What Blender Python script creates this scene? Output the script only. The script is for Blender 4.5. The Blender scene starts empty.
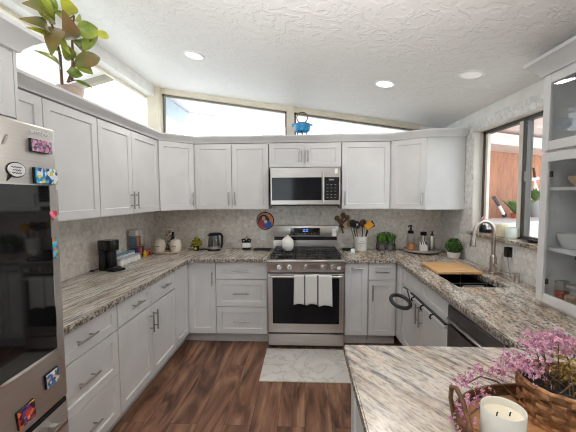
import bpy, bmesh, math, random
from mathutils import Vector, Matrix
PI = math.pi
rnd = random.Random(7)
scene = bpy.context.scene
COL = scene.collection

# ------------------------------------------------------------------ camera
cam_d = bpy.data.cameras.new('camera')
cam = bpy.data.objects.new('camera', cam_d); COL.objects.link(cam)
cam_d.sensor_width = 36.0; cam_d.lens = 324.4962 / 576 * 36; cam_d.clip_start = .02
cam.matrix_world = Matrix.Translation((0, 0, 1.5629)) @ Matrix.Rotation(.0501, 4, 'Z') @ Matrix.Rotation(PI/2 - .0632, 4, 'X') @ Matrix.Rotation(-.0063, 4, 'Z')
scene.camera = cam
# ------------------------------------------------------------------ world, exposure
w = bpy.data.worlds.new('sky'); scene.world = w; w.use_nodes = True
nt = w.node_tree; bg = nt.nodes['Background']
tc = nt.nodes.new('ShaderNodeTexCoord'); sp = nt.nodes.new('ShaderNodeSeparateXYZ'); rp = nt.nodes.new('ShaderNodeValToRGB')
nt.links.new(tc.outputs['Generated'], sp.inputs[0]); nt.links.new(sp.outputs['Z'], rp.inputs[0]); nt.links.new(rp.outputs[0], bg.inputs[0])
rp.color_ramp.elements[0].position = 0.0; rp.color_ramp.elements[0].color = (.86, .97, 1, 1)
rp.color_ramp.elements[1].position = .8; rp.color_ramp.elements[1].color = (.84, .94, 1, 1)
bg.inputs[1].default_value = 3.2
vs = scene.view_settings
vs.view_transform = 'Standard'; vs.look = 'None'; vs.gamma = 1.0; vs.use_curve_mapping = False
vs.exposure = 0.24
scene.cycles.use_denoising = True
scene.cycles.filter_width = 1.05
scene.cycles.max_bounces = 10; scene.cycles.diffuse_bounces = 6; scene.cycles.glossy_bounces = 5; scene.cycles.transparent_max_bounces = 16
scene.cycles.sample_clamp_indirect = 4.0
scene.cycles.caustics_reflective = False; scene.cycles.caustics_refractive = False

def area_light(name, loc, rot, sx, sy, power, col=(1, 1, 1), shape='RECTANGLE', spread=PI):
    d = bpy.data.lights.new(name, 'AREA'); d.shape = shape; d.size = sx
    if shape == 'RECTANGLE': d.size_y = sy
    d.energy = power; d.color = col; d.spread = spread
    o = bpy.data.objects.new(name, d); COL.objects.link(o); o.location = loc; o.rotation_euler = rot
    return o
# added unseen fill light behind the camera, aimed up to brighten the ceiling
area_light('added_ceiling_fill', (-.1, -.25, 1.75), (PI-.62, 0, 0), .8, .8, 44, (1, .98, .95), spread=1.75)
# added unseen ceiling lamps near and behind the camera, raising the room light
area_light('added_fill_lamp', (.3, .2, 2.50), (0, .16, 0), .2, .2, 3, (1, .95, .88), 'DISK')
area_light('added_fill_lamp', (-.6, -1.2, 2.64), (0, .16, 0), .2, .2, 5, (1, .95, .88), 'DISK')

# ------------------------------------------------------------------ materials
def srgb(r, g, b):
    f = lambda c: (c/255/12.92) if c/255 <= .04045 else ((c/255+.055)/1.055)**2.4
    return (f(r), f(g), f(b), 1)
MATS = {}
def mat(name, c, rough=.5, metal=0, c2=None, scale=8, stretch=(1, 1, 1), bump=0, bscale=None, spec=.5, emit=None, trans=0, coat=0, ior=1.45, alpha=1, lo=.35, hi=.65, detail=4, rot=(0, 0, 0), dist=0):
    if name in MATS: return MATS[name]
    m = bpy.data.materials.new(name); m.use_nodes = True; MATS[name] = m
    t = m.node_tree; N = t.nodes; L = t.links; b = N['Principled BSDF']
    c = c if len(c) == 4 else (*c, 1)
    b.inputs['Base Color'].default_value = c
    b.inputs['Roughness'].default_value = rough; b.inputs['Metallic'].default_value = metal
    b.inputs['Specular IOR Level'].default_value = spec; b.inputs['IOR'].default_value = ior
    b.inputs['Coat Weight'].default_value = coat
    b.inputs['Transmission Weight'].default_value = trans; b.inputs['Alpha'].default_value = alpha
    if emit: b.inputs['Emission Color'].default_value = (*emit[:3], 1); b.inputs['Emission Strength'].default_value = emit[3]
    co = N.new('ShaderNodeTexCoord'); mp = N.new('ShaderNodeMapping'); L.new(co.outputs['Object'], mp.inputs[0])
    mp.inputs['Scale'].default_value = stretch; mp.inputs['Rotation'].default_value = rot
    nz = N.new('ShaderNodeTexNoise'); L.new(mp.outputs[0], nz.inputs[0]); nz.inputs['Scale'].default_value = scale; nz.inputs['Detail'].default_value = detail; nz.inputs['Distortion'].default_value = dist
    if c2 is None: c2 = tuple(min(1, x*1.06) for x in c[:3]); c = tuple(x*.96 for x in c[:3])
    r = N.new('ShaderNodeValToRGB'); L.new(nz.outputs['Fac'], r.inputs[0])
    r.color_ramp.elements[0].position = lo; r.color_ramp.elements[1].position = hi
    r.color_ramp.elements[0].color = (*c[:3], 1); r.color_ramp.elements[1].color = (*c2[:3], 1)
    L.new(r.outputs[0], b.inputs['Base Color'])
    if bump:
        bn = N.new('ShaderNodeTexNoise'); L.new(mp.outputs[0], bn.inputs[0]); bn.inputs['Scale'].default_value = bscale or scale; bn.inputs['Detail'].default_value = 5
        bp = N.new('ShaderNodeBump'); bp.inputs['Strength'].default_value = bump; bp.inputs['Distance'].default_value = .02
        L.new(bn.outputs['Fac'], bp.inputs['Height']); L.new(bp.outputs[0], b.inputs['Normal'])
    return m

def ramp(N, stops):
    r = N.new('ShaderNodeValToRGB'); e = r.color_ramp.elements
    while len(e) < len(stops): e.new(.5)
    for k, (p, c) in enumerate(stops): e[k].position = p; e[k].color = c
    return r

def granite(name, ang, warm=.3, sx=1.6, sy=26, speck=.5, s2=(1, 1), dark=(112, 112, 118)):
    """ang: world direction (about z) along which the veins run"""
    m = bpy.data.materials.new(name); m.use_nodes = True; t = m.node_tree; N = t.nodes; L = t.links; b = N['Principled BSDF']
    co = N.new('ShaderNodeTexCoord'); rt = N.new('ShaderNodeMapping'); rt.inputs['Rotation'].default_value = (0, 0, -ang); L.new(co.outputs['Object'], rt.inputs[0])
    wn = N.new('ShaderNodeTexNoise'); wn.inputs['Scale'].default_value = 3.5; wn.inputs['Detail'].default_value = 2; L.new(rt.outputs[0], wn.inputs[0])
    wa = N.new('ShaderNodeVectorMath'); wa.operation = 'MULTIPLY_ADD'; L.new(wn.outputs['Color'], wa.inputs[0]); wa.inputs[1].default_value = (0, .05, 0); L.new(rt.outputs[0], wa.inputs[2])
    mp = N.new('ShaderNodeMapping'); mp.inputs['Scale'].default_value = (sx, sy, 6); L.new(wa.outputs[0], mp.inputs[0])
    n1 = N.new('ShaderNodeTexNoise'); n1.inputs['Scale'].default_value = 1.6; n1.inputs['Detail'].default_value = 9; n1.inputs['Roughness'].default_value = .66
    L.new(mp.outputs[0], n1.inputs[0])
    r1 = ramp(N, [(.34, srgb(*dark)), (.42, srgb(164, 160, 157)), (.50, srgb(204, 199, 192)), (.60, srgb(230, 226, 220)), (.70, srgb(196, 180, 160))])
    L.new(n1.outputs['Fac'], r1.inputs[0])
    n2 = N.new('ShaderNodeTexNoise'); n2.inputs['Scale'].default_value = 70; n2.inputs['Detail'].default_value = 4
    mp2 = N.new('ShaderNodeMapping'); mp2.inputs['Scale'].default_value = (*s2, 1); L.new(rt.outputs[0], mp2.inputs[0]); L.new(mp2.outputs[0], n2.inputs[0])
    r2 = ramp(N, [(.34, srgb(105, 98, 92)), (.46, srgb(226, 222, 217)), (.64, srgb(255, 253, 250))]); L.new(n2.outputs['Fac'], r2.inputs[0])
    mx = N.new('ShaderNodeMixRGB'); mx.blend_type = 'MULTIPLY'; mx.inputs[0].default_value = speck; L.new(r1.outputs[0], mx.inputs[1]); L.new(r2.outputs[0], mx.inputs[2])
    n3 = N.new('ShaderNodeTexNoise'); n3.inputs['Scale'].default_value = 2.2; n3.inputs['Detail'].default_value = 3
    m3 = N.new('ShaderNodeMapping'); m3.inputs['Scale'].default_value = (1, 3, 1); L.new(rt.outputs[0], m3.inputs[0]); L.new(m3.outputs[0], n3.inputs[0])
    r3 = ramp(N, [(.42, (0, 0, 0, 1)), (.62, (warm, warm, warm, 1))]); L.new(n3.outputs['Fac'], r3.inputs[0])
    m2 = N.new('ShaderNodeMixRGB'); m2.blend_type = 'MULTIPLY'; L.new(r3.outputs[0], m2.inputs[0]); L.new(mx.outputs[0], m2.inputs[1]); m2.inputs[2].default_value = srgb(214, 184, 150)
    L.new(m2.outputs[0], b.inputs['Base Color']); b.inputs['Roughness'].default_value = .22; b.inputs['Specular IOR Level'].default_value = .4
    return m

def hextile(name, ax, size=.055, stops=((206, 197, 187), (228, 220, 211), (240, 234, 226)), lo=.92, gr=(212, 205, 197)):
    """honed marble hexagon tile on a wall whose horizontal axis is ax"""
    m = bpy.data.materials.new(name); m.use_nodes = True; t = m.node_tree; N = t.nodes; L = t.links; b = N['Principled BSDF']
    co = N.new('ShaderNodeTexCoord'); sx = N.new('ShaderNodeSeparateXYZ'); L.new(co.outputs['Object'], sx.inputs[0])
    cb = N.new('ShaderNodeCombineXYZ'); L.new(sx.outputs['XYZ'.index(ax)], cb.inputs[0]); L.new(sx.outputs[2], cb.inputs[1])
    def vm(op, a, b_=None, sc=None):
        n = N.new('ShaderNodeVectorMath'); n.operation = op
        for i, q in enumerate((a, b_)):
            if q is None: continue
            if isinstance(q, tuple): n.inputs[i].default_value = q
            else: L.new(q, n.inputs[i])
        if sc is not None: n.inputs['Scale'].default_value = sc
        return n.outputs['Value'] if op in ('LENGTH', 'DOT_PRODUCT') else n.outputs[0]
    def mm(op, a, b_):
        n = N.new('ShaderNodeMath'); n.operation = op
        for i, q in enumerate((a, b_)):
            if isinstance(q, (int, float)): n.inputs[i].default_value = q
            else: L.new(q, n.inputs[i])
        return n.outputs[0]
    s = (1.0, 1.7320508, 1.0); h = (.5, .8660254, .5)
    p = vm('SCALE', vm('ADD', cb.outputs[0], (20, 20, 0)), None, 1/size)
    def wrap(v): return vm('SUBTRACT', vm('MODULO', v, s), h)
    a = wrap(p); c = wrap(vm('SUBTRACT', p, h))
    flat = lambda v: vm('MULTIPLY', v, (1, 1, 0))
    a, c = flat(a), flat(c)
    less = mm('LESS_THAN', vm('LENGTH', a), vm('LENGTH', c))
    mixv = N.new('ShaderNodeMix'); mixv.data_type = 'VECTOR'; L.new(less, mixv.inputs[0]); L.new(c, mixv.inputs[4]); L.new(a, mixv.inputs[5]); gv = mixv.outputs[1]
    ab = vm('ABSOLUTE', gv)
    sg = N.new('ShaderNodeSeparateXYZ'); L.new(ab, sg.inputs[0])
    hd = mm('MAXIMUM', vm('DOT_PRODUCT', ab, (.5, .8660254, 0)), sg.outputs[0])
    grout = mm('GREATER_THAN', hd, .475)
    cid = vm('SUBTRACT', p, gv)
    wn = N.new('ShaderNodeTexWhiteNoise'); L.new(vm('SNAP', cid, (.25, .25, .25)), wn.inputs[0])
    nz = N.new('ShaderNodeTexNoise'); nz.inputs['Scale'].default_value = 9; nz.inputs['Detail'].default_value = 7; nz.inputs['Distortion'].default_value = 1.6
    L.new(vm('ADD', cb.outputs[0], vm('SCALE', wn.outputs[1], None, .6)), nz.inputs[0])
    r = ramp(N, [(.3, srgb(*stops[0])), (.45, srgb(*stops[1])), (.6, srgb(*stops[2]))]); L.new(nz.outputs['Fac'], r.inputs[0])
    tint = N.new('ShaderNodeMixRGB'); tint.blend_type = 'MULTIPLY'; tint.inputs[0].default_value = 1
    r2 = ramp(N, [(0, (lo, lo, lo, 1)), (1, (1, 1, 1, 1))]); L.new(wn.outputs[0], r2.inputs[0]); L.new(r.outputs[0], tint.inputs[1]); L.new(r2.outputs[0], tint.inputs[2])
    g = N.new('ShaderNodeMixRGB'); L.new(grout, g.inputs[0]); L.new(tint.outputs[0], g.inputs[1]); g.inputs[2].default_value = srgb(*gr)
    L.new(g.outputs[0], b.inputs['Base Color']); b.inputs['Roughness'].default_value = .3
    return m

def wood_floor():
    m = bpy.data.materials.new('wood_plank_floor'); m.use_nodes = True; t = m.node_tree; N = t.nodes; L = t.links; b = N['Principled BSDF']
    co = N.new('ShaderNodeTexCoord'); mp = N.new('ShaderNodeMapping'); mp.inputs['Rotation'].default_value = (0, 0, PI/2); L.new(co.outputs['Object'], mp.inputs[0])
    br = N.new('ShaderNodeTexBrick'); L.new(mp.outputs[0], br.inputs[0]); br.offset = .37
    br.inputs['Scale'].default_value = 1; br.inputs['Mortar Size'].default_value = .0012; br.inputs['Brick Width'].default_value = 2.1; br.inputs['Row Height'].default_value = .185
    br.inputs['Color1'].default_value = (0, 0, 0, 1); br.inputs['Color2'].default_value = (1, 1, 1, 1); br.inputs['Mortar'].default_value = (.5, .5, .5, 1)
    sc = N.new('ShaderNodeVectorMath'); sc.operation = 'SCALE'; L.new(br.outputs['Color'], sc.inputs[0]); sc.inputs['Scale'].default_value = 7
    ad = N.new('ShaderNodeVectorMath'); L.new(mp.outputs[0], ad.inputs[0]); L.new(sc.outputs[0], ad.inputs[1])
    m2 = N.new('ShaderNodeMapping'); m2.inputs['Scale'].default_value = (.9, 5, 1); L.new(ad.outputs[0], m2.inputs[0])
    n1 = N.new('ShaderNodeTexNoise'); L.new(m2.outputs[0], n1.inputs[0]); n1.inputs['Scale'].default_value = 1.5; n1.inputs['Detail'].default_value = 7; n1.inputs['Roughness'].default_value = .55; n1.inputs['Distortion'].default_value = 1.4
    r = ramp(N, [(.32, srgb(58, 40, 34)), (.42, srgb(100, 70, 56)), (.52, srgb(130, 94, 75)), (.66, srgb(158, 124, 101))]); L.new(n1.outputs['Fac'], r.inputs[0])
    m3 = N.new('ShaderNodeMapping'); m3.inputs['Scale'].default_value = (3, 90, 1); L.new(ad.outputs[0], m3.inputs[0])
    n2 = N.new('ShaderNodeTexNoise'); L.new(m3.outputs[0], n2.inputs[0]); n2.inputs['Scale'].default_value = 1.2; n2.inputs['Detail'].default_value = 3
    r2 = ramp(N, [(.3, (.8, .78, .77, 1)), (.7, (1.0, 1.0, 1.0, 1))]); L.new(n2.outputs['Fac'], r2.inputs[0])
    mx = N.new('ShaderNodeMixRGB'); mx.blend_type = 'MULTIPLY'; mx.inputs[0].default_value = 1; L.new(r.outputs[0], mx.inputs[1]); L.new(r2.outputs[0], mx.inputs[2])
    gm = N.new('ShaderNodeMixRGB'); L.new(br.outputs['Fac'], gm.inputs[0]); L.new(mx.outputs[0], gm.inputs[1]); gm.inputs[2].default_value = srgb(38, 24, 20)
    L.new(gm.outputs[0], b.inputs['Base Color']); b.inputs['Roughness'].default_value = .42; b.inputs['Specular IOR Level'].default_value = .3
    return m

def plaster():
    m = bpy.data.materials.new('textured_ceiling_paint'); m.use_nodes = True; t = m.node_tree; N = t.nodes; L = t.links; b = N['Principled BSDF']
    b.inputs['Base Color'].default_value = srgb(240, 238, 236); b.inputs['Roughness'].default_value = .5; b.inputs['Specular IOR Level'].default_value = .35
    co = N.new('ShaderNodeTexCoord')
    n1 = N.new('ShaderNodeTexNoise'); L.new(co.outputs['Object'], n1.inputs[0]); n1.inputs['Scale'].default_value = 9; n1.inputs['Detail'].default_value = 5; n1.inputs['Distortion'].default_value = 1.6
    r = ramp(N, [(.47, (0, 0, 0, 1)), (.55, (1, 1, 1, 1))]); L.new(n1.outputs['Fac'], r.inputs[0])
    bp = N.new('ShaderNodeBump'); bp.inputs['Strength'].default_value = .3; bp.inputs['Distance'].default_value = .012; L.new(r.outputs[0], bp.inputs['Height']); L.new(bp.outputs[0], b.inputs['Normal'])
    return m

def thin_glass(name='window_glass', tint=(1, 1, 1), refl=.12):
    m = bpy.data.materials.new(name); m.use_nodes = True; t = m.node_tree; N = t.nodes; L = t.links
    N.remove(N['Principled BSDF']); out = N['Material Output']
    tr = N.new('ShaderNodeBsdfTransparent'); tr.inputs[0].default_value = (*tint, 1); gl = N.new('ShaderNodeBsdfGlossy'); gl.inputs['Roughness'].default_value = .02
    fr = N.new('ShaderNodeLayerWeight'); fr.inputs[0].default_value = .5; mx = N.new('ShaderNodeMixShader')
    pw = N.new('ShaderNodeMath'); pw.operation = 'POWER'; pw.inputs[1].default_value = 4; L.new(fr.outputs['Facing'], pw.inputs[0])
    ma = N.new('ShaderNodeMath'); ma.operation = 'MULTIPLY_ADD'; ma.inputs[1].default_value = .6; ma.inputs[2].default_value = refl*.25; L.new(pw.outputs[0], ma.inputs[0])
    L.new(ma.outputs[0], mx.inputs[0]); L.new(tr.outputs[0], mx.inputs[1]); L.new(gl.outputs[0], mx.inputs[2]); L.new(mx.outputs[0], out.inputs[0])
    MATS[name] = m
    return m

def picture(name, cols, scale=30, seed=0):
    m = bpy.data.materials.new(name); m.use_nodes = True; t = m.node_tree; N = t.nodes; L = t.links; b = N['Principled BSDF']
    co = N.new('ShaderNodeTexCoord'); mp = N.new('ShaderNodeMapping'); mp.inputs['Location'].default_value = (seed, seed*.7, seed*1.3); L.new(co.outputs['Object'], mp.inputs[0])
    v = N.new('ShaderNodeTexVoronoi'); v.inputs['Scale'].default_value = scale; L.new(mp.outputs[0], v.inputs[0])
    s = N.new('ShaderNodeSeparateColor'); L.new(v.outputs['Color'], s.inputs[0])
    r = ramp(N, [(k/len(cols), c) for k, c in enumerate(cols)]); r.color_ramp.interpolation = 'CONSTANT'; L.new(s.outputs[0], r.inputs[0])
    L.new(r.outputs[0], b.inputs['Base Color']); b.inputs['Roughness'].default_value = .35
    return m

WHITE = mat('white_cabinet_paint', srgb(219, 219, 220), .38, scale=3)
CROWN = WHITE
TOE = mat('toe_kick_shaded_white', srgb(190, 188, 188), .5)  # white toe kick, with the shade under the cabinets put into its grey
WALLW = mat('white_wall_paint', srgb(238, 237, 234), .6)
CREAM = mat('cream_trim_paint', srgb(226, 217, 198), .5)
NICKEL = mat('brushed_nickel', (.42, .40, .38), .32, 1)
STEEL = mat('stainless_steel', (.55, .52, .49), .34, .75, c2=(.60, .57, .54), scale=3, stretch=(1, 1, 60))
STEELH = mat('stainless_steel_fine', (.50, .47, .45), .32, .95, c2=(.56, .53, .51), scale=3, stretch=(1, 60, 60))
CHROME = mat('polished_chrome', (.8, .8, .8), .1, 1)
DARKSTEEL = mat('black_stainless', (.13, .12, .12), .3, .85)
BLACKG = mat('black_glass', (.006, .006, .007), .05, 0, spec=.6, coat=.3)
OVENG = mat('oven_glass', (.008, .009, .012), .07, spec=.3)
BLACKP = mat('black_plastic', (.009, .009, .010), .35, spec=.3)
BLACKM = mat('black_iron', (.018, .018, .019), .5)
GREYP = mat('dark_grey_rubber', (.035, .037, .04), .5)
FLOOR = wood_floor(); CEIL = plaster()
TILEX = hextile('marble_hexagon_tile_back', 'X'); TILEY = hextile('marble_hexagon_tile_side', 'Y'); TILER = hextile('marble_hexagon_tile_window_wall', 'Y', .065, ((212, 211, 210), (232, 231, 230), (244, 243, 242)), .89, (200, 199, 198))
GRL = granite('granite_left', math.radians(81), .35, 2.4, 36, .5, (.3, 1.4)); GRR = granite('granite_right', math.radians(-99), .7, 4, 18, 1.0, (.6, 1)); GRP = granite('granite_peninsula', math.radians(-57), .45, 4.2, 24, .6, (.55, 1.7), (88, 96, 110))
GLASS = thin_glass(); CGLASS = thin_glass('cabinet_glass', (.95, .96, .96), .1)
CERAM = mat('white_ceramic', srgb(236, 234, 230), .2)
CREAMC = mat('cream_ceramic', srgb(232, 224, 212), .35)
PAPER = mat('white_plastic', srgb(240, 240, 240), .35)
WOODL = mat('maple_board', srgb(222, 180, 128), .4, c2=srgb(196, 148, 98), scale=5, stretch=(1.5, 14, 1))
WOODD = mat('walnut_wood', srgb(98, 62, 38), .5, c2=srgb(64, 38, 24), scale=8, stretch=(3, 3, 12))
WICK = mat('woven_willow', srgb(178, 134, 92), .6, c2=srgb(112, 74, 46), scale=38, bump=.3)
WICKD = mat('dark_willow', srgb(122, 84, 54), .6, c2=srgb(74, 48, 32), scale=30)
GREEN = mat('leaf_green', srgb(104, 150, 62), .5, c2=srgb(58, 104, 40), scale=30)
RUBBERLEAF = mat('rubber_plant_leaf', srgb(104, 132, 50), .3, c2=srgb(176, 184, 84), scale=9, lo=.38, hi=.68)
RUBBERDARK = mat('rubber_plant_leaf_bronze', srgb(100, 114, 52), .3, c2=srgb(150, 118, 80), scale=7)
YLEAF = mat('rubber_plant_leaf_yellow', srgb(178, 188, 56), .3, c2=srgb(214, 214, 90), scale=9)
TERRA = mat('blush_pot', srgb(206, 184, 172), .6)
PINK = mat('pink_blossom', srgb(206, 150, 178), .6, c2=srgb(232, 190, 208), scale=40)
PINKD = mat('mauve_blossom', srgb(168, 108, 140), .6, c2=srgb(206, 146, 178), scale=40)
WAX = mat('candle_wax', srgb(240, 232, 212), .4, spec=.3)
FROST = mat('frosted_jar', srgb(232, 231, 224), .25)
CLEARP = thin_glass('clear_acrylic', (.95, .95, .95), .25)
LENS = mat('lamp_lens', (1, .97, .92, 1), .4, emit=(1, .96, .90, 4.0))
LENSOFF = mat('lamp_lens_dim', srgb(225, 222, 218), .4, emit=(1, .95, .9, .25))

# ------------------------------------------------------------------ mesh builder
class MB:
    def __init__(s): s.v = []; s.f = []; s.sm = []; s.mi = []; s.cur = 0
    def add(s, vs, fs, smooth=False):
        o = len(s.v); s.v += [tuple(p) for p in vs]
        for f in fs: s.f.append([i + o for i in f]); s.sm.append(smooth); s.mi.append(s.cur)
        return s
    def box(s, x0, x1, y0, y1, z0, z1, bev=0, seg=1):
        x0, x1 = sorted((x0, x1)); y0, y1 = sorted((y0, y1)); z0, z1 = sorted((z0, z1))
        vs = [(x0, y0, z0), (x1, y0, z0), (x1, y1, z0), (x0, y1, z0), (x0, y0, z1), (x1, y0, z1), (x1, y1, z1), (x0, y1, z1)]
        fs = [(0, 3, 2, 1), (4, 5, 6, 7), (0, 1, 5, 4), (1, 2, 6, 5), (2, 3, 7, 6), (3, 0, 4, 7)]
        if bev:
            bm = bmesh.new(); bv = [bm.verts.new(p) for p in vs]
            for f in fs: bm.faces.new([bv[i] for i in f])
            bmesh.ops.bevel(bm, geom=list(bm.edges), offset=bev, segments=seg, affect='EDGES', profile=.5)
            bm.verts.index_update(); s.add([v.co[:] for v in bm.verts], [[v.index for v in f.verts] for f in bm.faces], seg > 1); bm.free()
        else: s.add(vs, fs)
        return s
    def tube(s, pts, r, n=8, closed=False, cap=True, flat=1.0):
        pts = [Vector(p) for p in pts]; k = len(pts); rs = r if isinstance(r, (list, tuple)) else [r]*k
        up = None; vs = []; fs = []
        for i, p in enumerate(pts):
            a = pts[(i-1) % k] if closed or i > 0 else p; b = pts[(i+1) % k] if closed or i < k-1 else p
            t = (b - a).normalized()
            if up is None: up = Vector((0, 0, 1)) if abs(t.z) < .9 else Vector((1, 0, 0))
            sd = t.cross(up).normalized(); up = sd.cross(t).normalized()
            for j in range(n):
                q = 2*PI*j/n; vs.append(p + (sd*math.cos(q) + up*math.sin(q)*flat)*rs[i])
        for i in range(k if closed else k-1):
            for j in range(n):
                a, b = i*n, ((i+1) % k)*n; fs.append((a+j, a+(j+1) % n, b+(j+1) % n, b+j))
        if cap and not closed: fs += [tuple(range(n))[::-1], tuple(range((k-1)*n, k*n))]
        return s.add(vs, fs, True)
    def cyl(s, p0, p1, r, r1=None, n=20): return s.tube([p0, p1], [r, r if r1 is None else r1], n)
    def lathe(s, prof, c=(0, 0, 0), n=28, sx=1, sy=1):
        vs = []; fs = []; k = len(prof)
        for r, z in prof:
            for j in range(n): vs.append((c[0]+r*sx*math.cos(2*PI*j/n), c[1]+r*sy*math.sin(2*PI*j/n), c[2]+z))
        for i in range(k-1):
            for j in range(n): fs.append((i*n+j, i*n+(j+1) % n, (i+1)*n+(j+1) % n, (i+1)*n+j))
        if prof[0][0] > 1e-6: fs.append(tuple(range(n))[::-1])
        if prof[-1][0] > 1e-6: fs.append(tuple(range((k-1)*n, k*n)))
        return s.add(vs, fs, True)
    def ball(s, c, r, n=16, m=10, jit=0):
        r = r if isinstance(r, tuple) else (r, r, r)
        vs = [(c[0], c[1], c[2]-r[2])]; fs = []
        for i in range(1, m):
            a = -PI/2 + PI*i/m
            for j in range(n):
                q = 2*PI*j/n; k = 1 + (rnd.random()-.5)*jit
                vs.append((c[0]+r[0]*math.cos(a)*math.cos(q)*k, c[1]+r[1]*math.cos(a)*math.sin(q)*k, c[2]+r[2]*math.sin(a)*k))
        vs.append((c[0], c[1], c[2]+r[2])); e = len(vs)-1
        for j in range(n):
            fs.append((0, 1+(j+1) % n, 1+j)); fs.append((e, e-n+j, e-n+(j+1) % n))
        for i in range(m-2):
            for j in range(n): fs.append((1+i*n+j, 1+i*n+(j+1) % n, 1+(i+1)*n+(j+1) % n, 1+(i+1)*n+j))
        return s.add(vs, fs, True)
    def prism(s, pts, d):
        """pts: planar 3D outline, d: extrusion vector"""
        n = len(pts); d = Vector(d); a = [Vector(p) for p in pts]
        nrm = sum(((a[i]-a[0]).cross(a[(i+1) % n]-a[0]) for i in range(1, n-1)), Vector())
        if nrm.dot(d) > 0: a = a[::-1]
        vs = a + [p + d for p in a]
        return s.add(vs, [tuple(range(n)), tuple(range(n, 2*n))[::-1]] + [(i, n+i, n+(i+1) % n, (i+1) % n)[::1] for i in range(n)])
    def sweep(s, path, prof, up=(0, 0, 1)):
        """path: horizontal polyline (x,y,z), prof: (out, up) closed outline; out = to the right of travel"""
        P = [Vector(p) for p in path]; k = len(P); m = len(prof); vs = []; fs = []
        for i in range(k):
            t0 = (P[i]-P[i-1]).normalized() if i else None; t1 = (P[i+1]-P[i]).normalized() if i < k-1 else None
            t0 = t0 or t1; t1 = t1 or t0
            n0 = Vector((t0.y, -t0.x, 0)); n1 = Vector((t1.y, -t1.x, 0)); nn = (n0+n1).normalized(); nn = nn/max(.3, nn.dot(n0))
            for a, b in prof: vs.append(P[i] + nn*a + Vector((0, 0, b)))
        for i in range(k-1):
            for j in range(m): fs.append((i*m+j, (i+1)*m+j, (i+1)*m+(j+1) % m, i*m+(j+1) % m))
        fs += [tuple(range(m)), tuple(range((k-1)*m, k*m))[::-1]]
        return s.add(vs, fs)
    def xf(s, M, start=0):
        s.v = s.v[:start] + [tuple(M @ Vector(p)) for p in s.v[start:]]; return s
    def build(s, name, m, parent=None, world=False, fix=True):
        me = bpy.data.meshes.new(name)
        off = Vector((0, 0, 0))
        if world and parent is not None:
            q = parent
            while q is not None: off += q.location; q = q.parent
        me.from_pydata([tuple(Vector(p)-off) for p in s.v], [], s.f); me.update()
        for x in (m if isinstance(m, (list, tuple)) else [m]): me.materials.append(x)
        me.polygons.foreach_set('use_smooth', s.sm); me.polygons.foreach_set('material_index', s.mi)
        if fix:
            bm = bmesh.new(); bm.from_mesh(me); bmesh.ops.recalc_face_normals(bm, faces=bm.faces); bm.to_mesh(me); bm.free()
        try: me.set_sharp_from_angle(angle=math.radians(42))
        except Exception: pass
        o = bpy.data.objects.new(name, me); COL.objects.link(o)
        if parent is not None: o.parent = parent
        return o

def tag(o, label, cat, group=None, kind=None):
    o['label'] = label; o['category'] = cat
    if group: o['group'] = group
    if kind: o['kind'] = kind
    return o
def thing(name, label, cat, loc=(0, 0, 0), rz=0, group=None):
    o = bpy.data.objects.new(name, None); COL.objects.link(o); o.empty_display_size = .05
    o.location = loc; o.rotation_euler = (0, 0, rz)
    return tag(o, label, cat, group)
def struct(name, mb, m, parent=None):
    o = mb.build(name, m, parent); o['kind'] = 'structure'
    return o
def dup(root, loc, rz=0, label=None, group=None):
    r = root.copy(); COL.objects.link(r); r.location = loc; r.rotation_euler = (0, 0, rz)
    if label: r['label'] = label
    if group: r['group'] = group
    for ch in list(root.children):
        c = ch.copy(); COL.objects.link(c); c.parent = r
        for g in list(ch.children):
            d = g.copy(); COL.objects.link(d); d.parent = c
    return r
def text(s, name, size, m, parent, loc, rot, ext=.0006):
    c = bpy.data.curves.new(name, 'FONT'); c.body = s; c.size = size; c.extrude = ext; c.align_x = 'CENTER'; c.align_y = 'CENTER'
    q = bpy.data.objects.new('lettering_source', c); COL.objects.link(q); bpy.context.view_layer.update()
    me = bpy.data.meshes.new_from_object(q.evaluated_get(bpy.context.evaluated_depsgraph_get())); me.name = name
    bpy.data.objects.remove(q); bpy.data.curves.remove(c); me.materials.clear(); me.materials.append(m)
    o = bpy.data.objects.new(name, me); COL.objects.link(o)
    o.location = loc; o.rotation_euler = rot
    if parent is not None: o.parent = parent
    return o

# ------------------------------------------------------------------ shell
XL, XR, YB, YF = -1.87, 1.62, 3.95, -2.7
def zc(x): return 2.868 - .157*(x + 1.752)
struct('floor', MB().box(XL-.1, XR+.1, YF, YB+.1, -.1, 0), FLOOR)
c = MB(); c.prism([(XL-.14, YF, zc(XL-.14)), (XR+.14, YF, zc(XR+.14)), (XR+.14, YF, zc(XR+.14)+.12), (XL-.14, YF, zc(XL-.14)+.12)], (0, YB-YF+.12, 0))
struct('ceiling', c, CEIL)
# left wall: tiled up to the uppers, painted above, clerestory strip under the beam
w1 = MB()
w1.box(XL-.12, XL, YF, 1.5, 0, 2.92); w1.box(XL-.12, XL, 1.5, YB, 1.6, 2.18); w1.cur = 1; w1.box(XL-.12, XL, 1.5, YB, 0, 1.6)
struct('wall_left', w1, [WALLW, TILEY])
bw = MB(); bw.box(XL-.12, XR+.12, YB, YB+.12, 1.6, 2.17); bw.cur = 1; bw.box(XL-.12, XR+.12, YB, YB+.12, 0, 1.6); bw.cur = 0
bw.prism([(1.33, YB, 2.17), (XR+.12, YB, 2.17), (XR+.12, YB, zc(XR+.12)+.02), (1.33, YB, zc(1.33)+.02)], (0, .12, 0))
struct('wall_back', bw, [WALLW, TILEX])
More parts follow.
